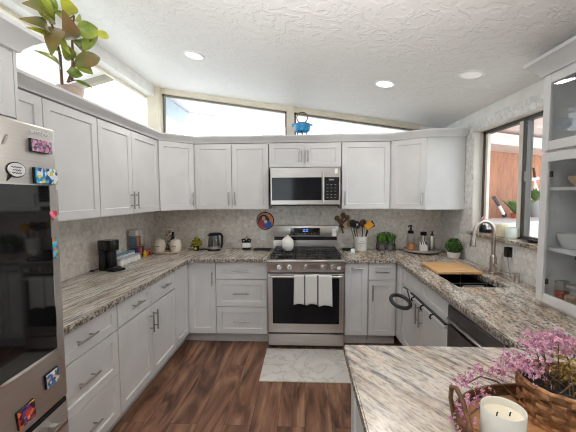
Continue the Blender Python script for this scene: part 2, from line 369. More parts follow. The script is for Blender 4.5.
# right wall with the sink window
WY0, WY1, WZ0, WZ1 = 1.30, 3.22, 1.205, 2.16
rw = MB(); T = .13
rw.cur = 1
rw.box(XR, XR+T, WY1, YB, 0, 2.255); rw.box(XR, XR+T, 1.0, WY1, 0, WZ0); rw.box(XR, XR+T, WY0, WY1, WZ1, 2.255); rw.box(XR, XR+T, 1.0, WY0, WZ0, 2.255)
rw.cur = 0
rw.box(XR, XR+T, 1.0, YB, 2.255, 2.36); rw.box(XR, XR+T, YF, 1.0, 0, 2.36)
struct('wall_right', rw, [WALLW, TILER])
# unseen wall behind the camera; its opening is made up to let daylight in
fw = MB(); fw.box(XL, -1.5, YF-.1, YF, 0, 2.9); fw.box(-.35, XR, YF-.1, YF, 0, 2.3)
fw.prism([(-1.5, YF, 2.1), (-.35, YF, 2.1), (XR, YF, 2.29), (XR, YF, 2.345), (-1.5, YF, 2.83)], (0, -.1, 0))
struct('wall_front', fw, WALLW)
# clerestory trims
tr = MB(); tr.prism([(-1.79, YB-.02, zc(-1.79)-.055), (1.36, YB-.02, zc(1.36)-.055), (1.36, YB-.02, zc(1.36)), (-1.79, YB-.02, zc(-1.79))], (0, .12, 0))
struct('trim_1', tr, CREAM)
tr = MB(); tr.box(-1.87, -1.725, YB-.09, YB+.09, 2.15, zc(-1.8)); struct('trim_2', tr, CREAM)
tr = MB(); tr.box(-.205, -.115, YB-.05, YB+.09, 2.15, zc(-.16)); struct('trim_3', tr, CREAM)
tr = MB(); tr.box(-1.89, -1.775, 1.5, YB-.02, 2.755, 2.93); struct('beam', tr, WALLW)
def clerestory(n, x0, x1):
    f = MB(); y0, y1 = YB+.02, YB+.06; h = .055
    f.box(x0, x0+.022, y0, y1, 2.17, zc(x0)-h); f.box(x1-.022, x1, y0, y1, 2.17, zc(x1)-h)
    f.prism([(x0, y0, zc(x0)-h-.022), (x1, y0, zc(x1)-h-.022), (x1, y0, zc(x1)-h), (x0, y0, zc(x0)-h)], (0, y1-y0, 0))
    f.box(x0, x1, y0, y1, 2.17, 2.19)
    o = struct('window_%d' % n, f, mat('window_frame_bronze', srgb(128, 124, 112), .4))
    g = MB(); g.prism([(x0+.02, y0+.018, 2.185), (x1-.02, y0+.018, 2.185), (x1-.02, y0+.018, zc(x1)-h-.015), (x0+.02, y0+.018, zc(x0)-h-.015)], (0, .004, 0)); g.build('pane', GLASS, o)
clerestory(1, -1.725, -.205); clerestory(2, -.115, 1.33)
f = MB(); f.box(-1.90, -1.87, 1.5, YB-.06, 2.17, 2.2); f.box(-1.90, -1.87, 1.5, 1.56, 2.17, 2.76); f.box(-1.9, -1.87, 1.5, YB-.06, 2.73, 2.76)
o = struct('window_3', f, CREAM); MB().box(-1.888, -1.884, 1.55, YB-.07, 2.19, 2.74).build('pane', GLASS, o)
# roof overhang outside the back clerestory and its fascia, patio cover on the left
SOF = mat('soffit_boards', srgb(240, 236, 238), .6, c2=srgb(228, 222, 228), scale=2, stretch=(6, .3, 1))
so = MB()
for k in range(26):
    x0 = -2.0 + k*.14
    so.prism([(x0, YB+.12, zc(x0)+.0), (x0+.133, YB+.12, zc(x0+.133)), (x0+.133, YB+.12, zc(x0+.133)+.03), (x0, YB+.12, zc(x0)+.03)], (0, 1.0, 0))
so.prism([(-2.0, 5.06, zc(-2.0)-.02), (1.65, 5.06, zc(1.65)-.02), (1.65, 5.06, zc(1.65)+.1), (-2.0, 5.06, zc(-2.0)+.1)], (0, .03, 0))
struct('roof_soffit', so, SOF)
ra = MB(); ra.box(-1.93, -1.80, YB+.13, 5.3, 2.62, 2.86); struct('roof_beam', ra, mat('beam_paint', srgb(196, 214, 226), .6))
pc = MB(); pc.prism([(-1.99, 1.0, 2.90), (-4.6, 1.0, 2.26), (-4.6, 1.0, 2.31), (-1.99, 1.0, 2.95)], (0, 2.5, 0)); struct('patio_roof', pc, SOF)
pr = MB(); pr.prism([(-1.99, 3.45, 2.90), (-4.6, 3.45, 2.26), (-4.6, 3.45, 2.20), (-1.99, 3.45, 2.84)], (0, .07, 0)); struct('patio_roof_rafter', pr, mat('rafter_wood', srgb(150, 142, 124), .6))
struct('ground', MB().box(-9, 12, -8, 14, -.3, -.12), mat('patio_concrete', srgb(205, 202, 196), .8))

# ------------------------------------------------------------------ sink window
x0 = XR + .085
f = MB(); f.box(x0, x0+.045, WY0, WY1, WZ0, WZ0+.03); f.box(x0, x0+.045, WY0, WY1, WZ1-.035, WZ1); f.box(x0, x0+.045, WY1-.04, WY1, WZ0, WZ1); f.box(x0, x0+.045, WY0, WY0+.04, WZ0, WZ1)
WF = mat('bronze_window_frame', srgb(86, 82, 78), .35, .4)
win = struct('window_4', f, WF)
WSASH = mat('pale_sash', srgb(220, 214, 205), .4)
s_ = MB(); s_.box(x0-.004, x0+.02, 2.645, 2.69, WZ0+.02, WZ1-.03); s_.box(x0+.004, x0+.03, WY1-.075, WY1-.04, WZ0+.02, WZ1-.03); s_.build('sash', WSASH, win)
s_ = MB(); s_.box(x0, x0+.045, 2.60, 2.645, WZ0+.02, WZ1-.03); s_.box(x0-.012, x0, 2.60, 2.63, 1.66, 1.74); s_.build('meeting_rail', WF, win)
MB().box(x0+.02, x0+.024, 2.65, WY1-.05, WZ0+.02, WZ1-.03).build('pane', GLASS, win)
MB().box(x0+.03, x0+.034, WY0+.03, 2.6, WZ0+.02, WZ1-.03).build('pane', GLASS, win)
# plastered reveal
rv = MB(); rv.box(XR+.005, XR+.085, WY1-.006, WY1, WZ0, WZ1); rv.box(XR+.005, XR+.085, WY0, WY1, WZ1-.006, WZ1); struct('trim_4', rv, mat('reveal_paint', srgb(226, 218, 210), .5))
sl = MB(); sl.box(XR-.035, XR+.085, WY0, WY1+.025, WZ0-.028, WZ0+.002, .004); struct('windowsill', sl, GRR)

# ------------------------------------------------------------------ cabinets
def shaker(x0, x1, z0, z1, fr=.055, t=.02, dp=.009):
    b = MB(); sl = .004; fr = min(fr, (z1-z0)*.3)
    a = [(x0, z0), (x1, z0), (x1, z1), (x0, z1)]
    i1 = [(x0+fr, z0+fr), (x1-fr, z0+fr), (x1-fr, z1-fr), (x0+fr, z1-fr)]
    i2 = [(x0+fr+sl, z0+fr+sl), (x1-fr-sl, z0+fr+sl), (x1-fr-sl, z1-fr-sl), (x0+fr+sl, z1-fr-sl)]
    vs = [(x, 0, z) for x, z in a] + [(x, 0, z) for x, z in i1] + [(x, dp, z) for x, z in i2] + [(x, t, z) for x, z in a]
    fs = []
    for k in range(4):
        n = (k+1) % 4
        fs += [(k, n, 4+n, 4+k), (4+k, 4+n, 8+n, 8+k), (k, 12+k, 12+n, n)]
    fs += [(8, 9, 10, 11), (15, 14, 13, 12)]
    return b.add(vs, fs)
def bar_handle(x, z, length, vert):
    b = MB(); h = length/2; y = -.032; q = length*.3
    if vert:
        b.cyl((x, y, z-h), (x, y, z+h), .0062, n=10)
        for s in (-q, q): b.cyl((x, 0.001, z+s), (x, y, z+s), .0048, n=8)
    else:
        b.cyl((x-h, y, z), (x+h, y, z), .0062, n=10)
        for s in (-q, q): b.cyl((x+s, 0.001, z), (x+s, y, z), .0048, n=8)
    return b
G = .0038
def front(root, kind, x0, x1, z0, z1, handle=None, fr=.055):
    d = shaker(x0+G, x1-G, z0+G, z1-G, fr).build(kind, WHITE, root)
    if handle:
        v, hx, hz, ln = handle
        bar_handle(hx, hz, ln, v == 'v').build('handle', NICKEL, d)
    return d
def cabinet(name, label, loc, rz, wd, dp, z0, z1, fronts, toe=True, group=None, cat='cabinet'):
    r = thing(name, label, cat, loc, rz, group)
    b = MB(); b.box(0, wd, .021, dp, z0, z1); b.build('body', WHITE, r)
    for f in fronts: front(r, *f)
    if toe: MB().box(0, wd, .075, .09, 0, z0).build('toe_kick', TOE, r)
    return r
BL, BB, BR = -1.2206, 3.2995, .95
BG, UG = 'base cabinets under the worktops', 'wall cabinets below the crown moulding'
ZB, ZT = .112, .873
def stack(x0, x1, three=True):
    zs = [ZB, .402, .695, ZT] if three else []
    return [('drawer', x0, x1, zs[k], zs[k+1], ('h', (x0+x1)/2 if x0 > 0 or x1 < .56 else .265, (zs[k]+zs[k+1])/2, .17)) for k in range(3)]
# left run: local x = world +y
y0 = 1.425
cabinet('drawer_cabinet', 'white three-drawer base cabinet beside the refrigerator', (BL, y0, 0), PI/2, 2.012-y0, .62, ZB, ZT, stack(0, 2.012-y0), group=BG)
wd = .94
cabinet('base_cabinet', 'white base cabinet with two drawers over two doors below the coffee maker', (BL, 2.016, 0), PI/2, wd, .62, ZB, ZT,
        [('drawer', 0, wd/2, .70, ZT, ('h', wd/4, .787, .15)), ('drawer', wd/2, wd, .70, ZT, ('h', wd*.75, .787, .15)),
         ('door', 0, wd/2, ZB, .695, ('v', wd/2-.035, .57, .16)), ('door', wd/2, wd, ZB, .695, ('v', wd/2+.035, .57, .16))], group=BG)
# left corner: a two-leaf corner cabinet
r = thing('corner_cabinet', 'white corner base cabinet with folding doors left of the range', 'cabinet', (BL, 2.96, 0), 0, BG)
b = MB(); b.box(-1.84, BL-.021, 2.96, 3.93, ZB, ZT); b.box(BL-.021, -.927, BB+.021, 3.93, ZB, ZT); b.build('body', WHITE, r, world=True)
M = Matrix.Rotation(PI/2, 4, 'Z')
d = shaker(0, .335, ZB+G, ZT-G); d.xf(M); d.build('door', WHITE, r)
ox = Vector((0, BB-2.96, 0))
d = shaker(.004, .29, ZB+G, ZT-G); d.xf(Matrix.Translation(ox)); d = d.build('door', WHITE, r)
h = bar_handle(.262, .705, .15, True); h.xf(Matrix.Translation(ox)); h.build('handle', NICKEL, d)
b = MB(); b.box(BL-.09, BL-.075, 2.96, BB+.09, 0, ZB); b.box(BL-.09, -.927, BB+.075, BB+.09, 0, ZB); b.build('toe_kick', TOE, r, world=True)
# back run
cabinet('drawer_cabinet', 'white three-drawer base cabinet directly left of the range', (-.925, BB, 0), 0, .54, .62, ZB, ZT, stack(0, .54), group=BG)
cabinet('pull_out_cabinet', 'narrow white pull-out base cabinet directly right of the range', (.412, BB, 0), 0, .236, .62, ZB, ZT,
        [('door', 0, .236, ZB, ZT, ('h', .118, .82, .13))], group=BG)
cabinet('base_cabinet', 'white base cabinet with one drawer over one door, left of the sink corner', (.652, BB, 0), 0, .285, .62, ZB, ZT,
        [('drawer', 0, .275, .70, ZT, ('h', .135, .785, .13)), ('door', 0, .275, ZB, .695, ('v', .04, .57, .16))], group=BG)
# right run (faces -x): local x = world -y
b = MB(); b.box(BR-.01, 1.60, 3.16, 3.93, ZB, ZT); b.box(BR+.07, 1.6, 3.16, 3.93, 0, ZB); tag(b.build('corner_filler', WHITE), 'white filler panel in the corner between the drawer cabinet and sink cabinet', 'filler panel')
cabinet('sink_cabinet', 'white sink base cabinet with two false fronts and two doors, under the sink', (BR, 3.155, 0), -PI/2, 1.01, .12, ZB, ZT,
        [('false_front', 0, .505, .70, ZT), ('false_front', .505, 1.01, .70, ZT), ('door', 0, .505, ZB, .695, ('v', .47, .575, .17)), ('door', .505, 1.01, ZB, .695, ('v', .54, .575, .17))], group=BG)
# dishwasher
dw = thing('dishwasher', 'black stainless dishwasher between the sink cabinet and the peninsula', 'dishwasher', (BR, 2.14, 0), -PI/2)
MB().box(.005, .60, .03, .58, .1, .868).build('body', BLACKP, dw)
b = MB(); b.box(.005, .60, -.012, .03, .115, .715, .004); b.box(.005, .60, -.012, .03, .765, .845, .004); b.box(.005, .6, .014, .03, .71, .77); d = b.build('door', DARKSTEEL, dw)
b = MB(); b.box(.03, .575, -.034, -.012, .752, .768, .004); b.box(.005, .6, -.014, -.006, .758, .765); b.build('handle', STEELH, d)
b = MB(); b.box(.005, .60, -.006, .03, .849, .868); b.build('control_strip', STEELH, dw)
MB().box(.0, .6, .06, .075, 0, .1).build('toe_kick', BLACKP, dw)
# peninsula base
r = thing('peninsula_cabinet', 'white panelled base cabinet under the peninsula worktop', 'cabinet', (.215, .52, 0))
MB().box(0, 1.38, 0, .80, .1, ZT).build('body', WHITE, r)
d = shaker(0.0, .80, .10, ZT, .07); d.xf(Matrix.Translation((-.021, .80, 0)) @ Matrix.Rotation(-PI/2, 4, 'Z')); d.build('end_panel', WHITE, r)
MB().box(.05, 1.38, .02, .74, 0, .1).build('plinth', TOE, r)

# worktops (hand-cut outlines with an eased edge)
EDGE = mat('chiselled_granite_edge', srgb(84, 76, 70), .5, c2=srgb(190, 180, 168), scale=60, lo=.42, hi=.6, bump=.8, bscale=50)
def slab(name, outline, m, z0=.876, z1=.914, hole=None):
    bm = bmesh.new()
    vs = [bm.verts.new((x, y, z1)) for x, y in outline]; es = [bm.edges.new((vs[i], vs[(i+1) % len(vs)])) for i in range(len(vs))]
    if hole:
        hv = [bm.verts.new((x, y, z1)) for x, y in hole]; es += [bm.edges.new((hv[i], hv[(i+1) % len(hv)])) for i in range(len(hv))]
    g = bmesh.ops.triangle_fill(bm, edges=es, use_beauty=True, use_dissolve=False)
    fs = [f for f in bm.faces]
    e = bmesh.ops.extrude_face_region(bm, geom=fs)
    bmesh.ops.translate(bm, vec=(0, 0, z0-z1), verts=[q for q in e['geom'] if isinstance(q, bmesh.types.BMVert)])
    bmesh.ops.recalc_face_normals(bm, faces=bm.faces)
    ed = [q for q in bm.edges if len(q.link_faces) == 2 and abs(q.calc_face_angle(0)) > 1 and q.verts[0].co.z > z1-.001 and q.verts[1].co.z > z1-.001]
    bmesh.ops.bevel(bm, geom=ed, offset=.005, segments=2, affect='EDGES')
    me = bpy.data.meshes.new(name); bm.to_mesh(me); bm.free(); me.materials.append(m); me.materials.append(EDGE)
    for p in me.polygons:
        if abs(p.normal.z) < .3: p.material_index = 1
    o = bpy.data.objects.new(name, me); COL.objects.link(o); return o
EL, EB, ER = -1.19, 3.268, .92
tag(slab('worktop', [(-1.868, 1.44), (EL, 1.44), (EL, EB-.05), (EL+.05, EB), (-.383, EB), (-.383, 3.948), (-1.868, 3.948)], GRL), 'L-shaped granite worktop left of the range, under the coffee maker', 'worktop')
SX0, SX1, SY0, SY1 = 1.085, 1.425, 2.30, 3.045
tag(slab('worktop', [(.408, EB), (ER-.03, EB), (ER, EB-.03), (ER, 1.388), (1.618, 1.388), (1.618, 3.948), (.408, 3.948)], GRR, hole=[(SX0, SY0), (SX1, SY0), (SX1, SY1), (SX0, SY1)]), 'granite worktop right of the range, cut around the black sink', 'worktop')
tag(slab('peninsula_worktop', [(.171, .48), (1.618, .48), (1.618, 1.385), (.171, 1.385)], GRP), 'grey-veined granite peninsula slab in front, under the wicker tray', 'worktop')

# wall cabinets
UL, UB, UZ0, UZ1 = -1.5006, 3.5795, 1.41, 2.14
dh = lambda x: ('v', x, 1.53, .15)
fr_ = lambda a, b, h: ('door', a, b, UZ0, UZ1-.004, h)
w_ = .412
cabinet('wall_cabinet', 'white two-door wall cabinet beside the refrigerator, under the potted rubber plant', (UL, 1.415, 0), PI/2, .905, .365, UZ0, UZ1,
        [fr_(0, w_, dh(w_-.035)), fr_(w_, .905, dh(w_+.035))], False, UG)
cabinet('wall_cabinet', 'white two-door wall cabinet above the coffee maker', (UL, 2.324, 0), PI/2, .966, .365, UZ0, UZ1,
        [fr_(0, .462, dh(.462-.035)), fr_(.462, .966, dh(.462+.035))], False, UG)
def corner_cab(label, pts, face, hx):
    r = thing('corner_wall_cabinet', label, 'cabinet', (pts[0][0], pts[0][1], 0), 0, UG)
    p, q = Vector((*face[0], 0)), Vector((*face[1], 0)); u = (q-p).normalized(); n = Vector((u.y, -u.x, 0))
    pb = [Vector((x, y, UZ0)) for x, y in pts]
    b = MB(); b.prism(pb, (0, 0, UZ1-UZ0)); b.build('body', WHITE, r, world=True)
    L = (q-p).length; Mx = Matrix(((u.x, -n.x, 0, p.x+n.x*.021), (u.y, -n.y, 0, p.y+n.y*.021), (0, 0, 1, 0), (0, 0, 0, 1)))
    d = shaker(.022, L-.022, UZ0+G, UZ1-.004).xf(Mx).build('door', WHITE, r, world=True)
    bar_handle(hx if hx > 0 else L+hx, 1.53, .15, True).xf(Mx).build('handle', NICKEL, d, world=True)
A, B_ = (UL-.018, 3.293), (-1.222, UB+.018)
corner_cab('white diagonal corner wall cabinet above the tray of cream canisters', [A, B_, (-1.222, 3.946), (-1.866, 3.946), (-1.866, 3.293)], (A, B_), -.05)
cabinet('wall_cabinet', 'white two-door wall cabinet above the glass kettle, left of the microwave', (-1.218, UB, 0), 0, .826, .365, UZ0, UZ1,
        [fr_(0, .417, dh(.382)), fr_(.417, .826, dh(.452))], False, UG)
cabinet('wall_cabinet', 'short white two-door wall cabinet directly above the microwave', (-.384, UB, 0), 0, .79, .365, 1.866, UZ1,
        [('door', 0, .392, 1.868, UZ1-.004, ('v', .36, 1.99, .13)), ('door', .392, .79, 1.868, UZ1-.004, ('v', .425, 1.99, .13))], False, UG)
cabinet('wall_cabinet', 'white one-door wall cabinet directly right of the microwave', (.41, UB, 0), 0, .52, .365, UZ0, UZ1,
        [fr_(0, .52, dh(.035))], False, UG)
A, B_ = (.934, UB+.018), (1.262, 3.372)
corner_cab('white diagonal corner wall cabinet beside the sink window', [A, B_, (XR-.004, 3.372), (XR-.004, 3.946), (.934, 3.946)], (A, B_), -.055)
# crown moulding along the tops
CP = [(-.03, 0), (.012, 0), (.016, .014), (.026, .022), (.042, .05), (.052, .058), (.052, .074), (-.03, .074)]
cr = MB(); cr.sweep([(UL+.0, 1.43, 2.14), (UL, 3.30, 2.14), (-1.215, UB, 2.14), (.93, UB, 2.14), (1.272, 3.352, 2.14), (XR-.002, 3.352, 2.14)], CP)
o = cr.build('trim_5', WHITE); o['kind'] = 'structure'

# cabinet over the refrigerator
fc = thing('refrigerator_cabinet', 'tall-set white cabinet above the refrigerator, with its own crown', 'cabinet', (-1.275, .49, 0), PI/2)
MB().box(0, .93, .021, .59, 1.90, 2.21).build('body', WHITE, fc)
MB().box(.915, .93, .0, .021, 1.9, 2.21).build('stile', WHITE, fc)
front(fc, 'door', 0, .457, 1.91, 2.20); front(fc, 'door', .457, .914, 1.91, 2.20)
CP2 = [(0, 0), (.012, 0), (.018, .016), (.055, .06), (.075, .072), (.075, .092), (0, .092)]
c2 = MB(); c2.sweep([(0, -.0, 2.205), (.93, 0, 2.205), (.93, .58, 2.205)], CP2); c2.build('crown', WHITE, fc)

# ------------------------------------------------------------------ refrigerator
FX = -1.12
FD = .055
fg = thing('refrigerator', 'stainless french-door refrigerator with a black screen in its door', 'refrigerator', (FX+.908*math.sin(FD), 1.428-.908*math.cos(FD), 0), PI/2+FD)
def on_fridge(y, z, off=.0003):
    d = 1.418 - y
    return (FX + d*math.sin(FD) + off, 1.428 - d*math.cos(FD), z)
MB().box(.005, .895, .075, .72, .02, 1.85).build('body', mat('fridge_side_grey', srgb(120, 118, 116), .4, .3), fg)
MB().box(.003, .452, 0, .07, .63, 1.865, .008, 2).build('door', STEEL, fg)
d = MB().box(.458, .908, 0, .07, .63, 1.865, .012, 3).build('door', STEEL, fg)
MB().box(.475, .848, -.004, .002, .885, 1.612, .002).build('screen', BLACKG, d)
b = MB(); b.box(.470, .853, -.003, .004, .872, .885); b.box(.848, .853, -.003, .004, .885, 1.615); b.box(.470, .853, -.003, .004, 1.612, 1.616); b.build('screen_frame', CHROME, d)
text('SAMSUNG', 'logo', .0235, mat('logo_white', srgb(255, 255, 255), .5), d, (.815, -.001, 1.83), (PI/2, 0, 0))
dr = MB().box(.003, .908, 0, .07, .33, .612, .012, 3).build('drawer', STEEL, fg)
b = MB(); b.box(.02, .89, -.002, .02, .612, .632); b.build('drawer_gap', BLACKP, fg)
b = MB(); b.box(.08, .83, -.05, -.032, .545, .572, .006, 2); b.box(.11, .14, -.034, .003, .55, .567); b.box(.77, .80, -.034, .003, .55, .567); b.build('handle', CHROME, dr)
d2 = MB().box(.003, .908, 0, .07, .04, .322, .012, 3).build('drawer', STEEL, fg)
b = MB(); b.box(.12, .79, -.05, -.032, .235, .265, .006, 2); b.box(.15, .18, -.034, .003, .24, .26); b.box(.73, .76, -.034, .003, .24, .26); b.build('handle', CHROME, d2)
# magnets (flat on the door, in the door's plane)
MG = 'magnets on the refrigerator'
def magnet(label, y, z, wy, wz, m, th=.008, rot=0, name='fridge_magnet'):
    t = thing(name, label, 'magnet', on_fridge(y, z), FD, MG)
    M = Matrix.Rotation(rot, 4, 'X')
    MB().box(0, th*.7, -wy/2, wy/2, -wz/2, wz/2).xf(M).build('backing', BLACKP, t)
    MB().box(th*.7, th, -wy/2+.001, wy/2-.001, -wz/2+.001, wz/2-.001, .001).xf(M).build('picture', m, t)
magnet('long purple and grey skyline magnet just under the maker badge', 1.318, 1.775, .112, .052, picture('skyline', [srgb(120, 100, 140), srgb(190, 170, 190), srgb(70, 70, 90), srgb(200, 120, 150), srgb(90, 90, 110)], 90, 1), .016)
magnet('blue magnet with a white snowy scene, above the screen corner', 1.336, 1.652, .126, .066, picture('snow_scene', [srgb(30, 130, 190), srgb(235, 245, 250), srgb(60, 170, 220), srgb(240, 245, 250), srgb(20, 70, 130), srgb(220, 200, 70)], 60, 2), .016)
magnet('small teal picture magnet on the door edge beside the screen', 1.376, 1.335, .036, .095, picture('teal_card', [srgb(60, 180, 200), srgb(40, 120, 170), srgb(90, 150, 90), srgb(230, 120, 60), srgb(120, 200, 220)], 70, 3), .006)
magnet('blue and green building magnet low on the door, under the screen', 1.312, .772, .075, .062, picture('building', [srgb(70, 110, 180), srgb(230, 225, 225), srgb(60, 140, 90), srgb(220, 180, 180), srgb(60, 80, 120), srgb(240, 240, 245)], 75, 4), .014, .05)
magnet('red and yellow magnet near the bottom of the fridge door', 1.168, .705, .085, .075, picture('red_badge', [srgb(200, 60, 50), srgb(240, 190, 90), srgb(110, 60, 130), srgb(230, 120, 60), srgb(40, 30, 40)], 65, 5), .010, .08)
t = thing('fridge_magnet', 'white oval magnet with dark handwriting, above the screen', 'magnet', on_fridge(1.192, 1.668), FD, MG)
def oval(ry, rz, x, n=28): return [(x, ry*math.cos(2*PI*k/n), rz*math.sin(2*PI*k/n)) for k in range(n)]
MB().prism(oval(.045, .03, 0), (.003, 0, 0)).prism([(0, -.035, -.012), (0, -.045, -.045), (0, -.02, -.027)], (.003, 0, 0)).build('backing', BLACKP, t)
MB().prism(oval(.041, .026, .003), (.002, 0, 0)).build('face', PAPER, t)
b = MB()
for k, (q, l) in enumerate(((.010, .05), (-.001, .036), (-.012, .044))):
    b.tube([(.0055, -l/2 + l*i/10, q + .0028*math.sin(i*2.4 + k)) for i in range(11)], .0012, 5)
b.build('writing', mat('ink_blue', srgb(50, 60, 90), .5), t)
t = thing('fridge_magnet', 'pink heart magnet beside the screen', 'magnet', on_fridge(1.374, 1.485), FD, MG)
hp = []
for k in range(30):
    a = 2*PI*k/30; hp.append((0, .0014*16*math.sin(a)**3, .0014*(13*math.cos(a)-5*math.cos(2*a)-2*math.cos(3*a)-math.cos(4*a))))
MB().prism(hp, (.008, 0, 0)).build('heart', picture('pink_heart', [srgb(235, 110, 140), srgb(240, 130, 155), srgb(210, 60, 90), srgb(245, 160, 180)], 60, 6), t)
t = thing('fridge_magnet', 'small grey sprig magnet at the top of the fridge door', 'magnet', on_fridge(1.15, 1.775), FD, MG)
b = MB(); b.tube([(.003, -.011, -.018), (.004, 0, 0), (.003, .007, .018)], .0015, 6)
for k in range(6): b.ball((.004, -.006+.003*k, -.012+.006*k), (.002, .005, .004), 8, 5)
b.build('sprig', mat('grey_resin', srgb(176, 172, 166), .5), t)

# ------------------------------------------------------------------ range
RX0, RX1, RY = -.378, .402, 3.23
RC = (RX0+RX1)/2
rg = thing('range', 'stainless gas range with black grates and a towel on its door', 'range', (RC, RY, 0))
hw = (RX1-RX0)/2
MB().box(-hw, hw, .03, .67, .03, .90).box(-hw+.02, hw-.02, .05, .1, 0, .03).build('body', DARKSTEEL, rg)
b = MB(); b.box(-hw, hw, -.02, .68, .893, .918, .005); b.build('cooktop', STEELH, rg)
MB().box(-hw+.03, hw-.03, .03, .60, .916, .922).build('burner_pan', mat('black_enamel', (.01, .01, .01), .2), rg)
MB().prism([(-hw, -.02, .893), (-hw, .03, .893), (-hw, .03, .795), (-hw, -.005, .795)], (2*hw, 0, 0)).build('control_panel', STEELH, rg)
for k, x in enumerate((-.265, -.16, .005, .175, .275)):
    kb = MB(); kb.cyl((x, -.008, .845), (x, -.022, .845), .026, .025, 20); kb.cyl((x, -.02, .845), (x, -.045, .845), .019, .017, 20); kb = kb.build('knob', CHROME, rg)
    MB().box(x-.004, x+.004, -.052, -.044, .826, .864, .0015).build('grip', STEELH, kb)
MB().box(.315, .35, -.014, -.006, .822, .87).build('knob_label', PAPER, rg)
b = MB(); b.box(-hw+.006, hw-.006, -.015, .03, .17, .775, .004)
dr = b.build('oven_door', STEELH, rg)
MB().box(-hw+.055, hw-.055, -.019, -.0155, .265, .735, .001).build('oven_window', OVENG, dr)
b = MB(); b.cyl((-hw+.03, -.06, .757), (hw-.03, -.06, .757), .0115, n=14)
for s in (-1, 1): b.box(s*(hw-.045)-.012, s*(hw-.045)+.012, -.06, -.015, .747, .767, .003)
b.build('handle', STEELH, dr)
MB().box(-hw+.006, hw-.006, -.012, .03, .035, .155, .004).build('drawer', STEELH, rg)
b = MB(); b.box(-hw+.01, hw-.01, .60, .68, .918, 1.06); b.build('backguard_base', STEELH, rg)
b = MB(); b.box(-hw+.02, hw-.02, .585, .605, 1.035, 1.075); b.build('backguard_vent', BLACKP, rg)
b = MB(); b.box(-hw+.005, hw-.005, .575, .685, 1.075, 1.205, .006, 2); bg_ = b.build('backguard', STEELH, rg)
MB().box(-.175, .17, .571, .5755, 1.10, 1.18, .001).build('display', BLACKG, bg_)
DIG = mat('display_blue', (.02, .05, .2), .4, emit=(.12, .35, 1, 1.6))
b = MB()
for x in (-.026, -.010, .010, .026): b.box(x-.005, x+.005, .5703, .571, 1.138, 1.143); b.box(x-.005, x+.005, .5703, .571, 1.157, 1.162); b.box(x+.004, x+.0065, .5703, .571, 1.138, 1.162)
b.build('digits', DIG, bg_)
b = MB()
for k in range(9): b.box(-.16+k*.038, -.148+k*.038, .5703, .571, 1.113, 1.118)
b.build('keys', mat('pale_print', srgb(150, 155, 165), .5), bg_)
MB().box(.315, .36, .571, .5755, 1.085, 1.17).build('sticker', PAPER, bg_)
# grates
for gx0, gx1 in ((-hw+.04, -.115), (-.11, .115), (.12, hw-.04)):
    b = MB(); y0_, y1_, z = .05, .585, .945
    for x in (gx0, gx1, (gx0+gx1)/2): b.box(x-.006, x+.006, y0_, y1_, z, z+.014, .003)
    for y in (y0_, y0_+.135, y0_+.27, y0_+.40, y1_): b.box(gx0, gx1, y-.006, y+.006, z, z+.014, .003)
    for x in (gx0, gx1):
        for y in (y0_, y1_): b.box(x-.007, x+.007, y-.007, y+.007, .922, z)
    b.build('grate', BLACKM, rg)
for x, y in ((-.235, .17), (-.235, .45), (0, .31), (.235, .17), (.235, .45)):
    MB().lathe([(.001, .922), (.055, .922), (.055, .932), (.04, .935), (.04, .942), (.001, .944)], (x, y, 0), 20).build('burner', BLACKM, rg)
# towel over the oven handle
tw = MB(); nx, prof = 30, []
for k in range(17): prof.append((-.078, .475 + .28*k/16))
prof += [(-.077, .768), (-.068, .774), (-.06, .7755), (-.05, .772), (-.042, .762)] + [(-.04, .74-.2*k/6) for k in range(7)]
vs = []; fs = []; X0, X1 = -.115, .258
for i in range(nx+1):
    u = i/nx; x = X0+(X1-X0)*u
    for j, (y, z) in enumerate(prof):
        drop = max(0, (.75-z)/.28); rip = math.sin(u*PI*6.0+.6)*.006*min(1, drop+.15) if y < -.06 else 0
        zz = z + (.018*abs(math.sin(u*PI*3))*(1-(z-.475)/.28) if z < .755 and y < -.06 else 0) - (.012*(u > .6)*(1-(z-.475)/.28) if z < .755 and y < -.06 else 0)
        vs.append((x + .01*drop*(u-.5), y - .001 + rip, zz))
m_ = len(prof)
for i in range(nx):
    for j in range(m_-1): fs.append((i*m_+j, i*m_+j+1, (i+1)*m_+j+1, (i+1)*m_+j))
def towel_mat():
    m = bpy.data.materials.new('striped_towel'); m.use_nodes = True; t = m.node_tree; N = t.nodes; L = t.links; b = N['Principled BSDF']; b.inputs['Roughness'].default_value = .9
    co = N.new('ShaderNodeTexCoord'); s = N.new('ShaderNodeSeparateXYZ'); L.new(co.outputs['Object'], s.inputs[0])
    mr = N.new('ShaderNodeMapRange'); mr.inputs[1].default_value = X0; mr.inputs[2].default_value = X1; L.new(s.outputs[0], mr.inputs[0])
    wv = srgb(222, 221, 218); dk = srgb(98, 98, 102)
    r = ramp(N, [(0, wv), (.26, dk), (.30, wv), (.605, dk), (.645, wv)]); r.color_ramp.interpolation = 'CONSTANT'; L.new(mr.outputs[0], r.inputs[0]); L.new(r.outputs[0], b.inputs['Base Color'])
    return m
tw.add(vs, fs, True); o = tw.build('dish_towel', towel_mat()); o.location = (RC, RY, 0)
sm = o.modifiers.new('thick', 'SOLIDIFY'); sm.thickness = .003; sm.offset = 0
tag(o, 'white dish towel with two dark stripes hung over the oven handle', 'towel')

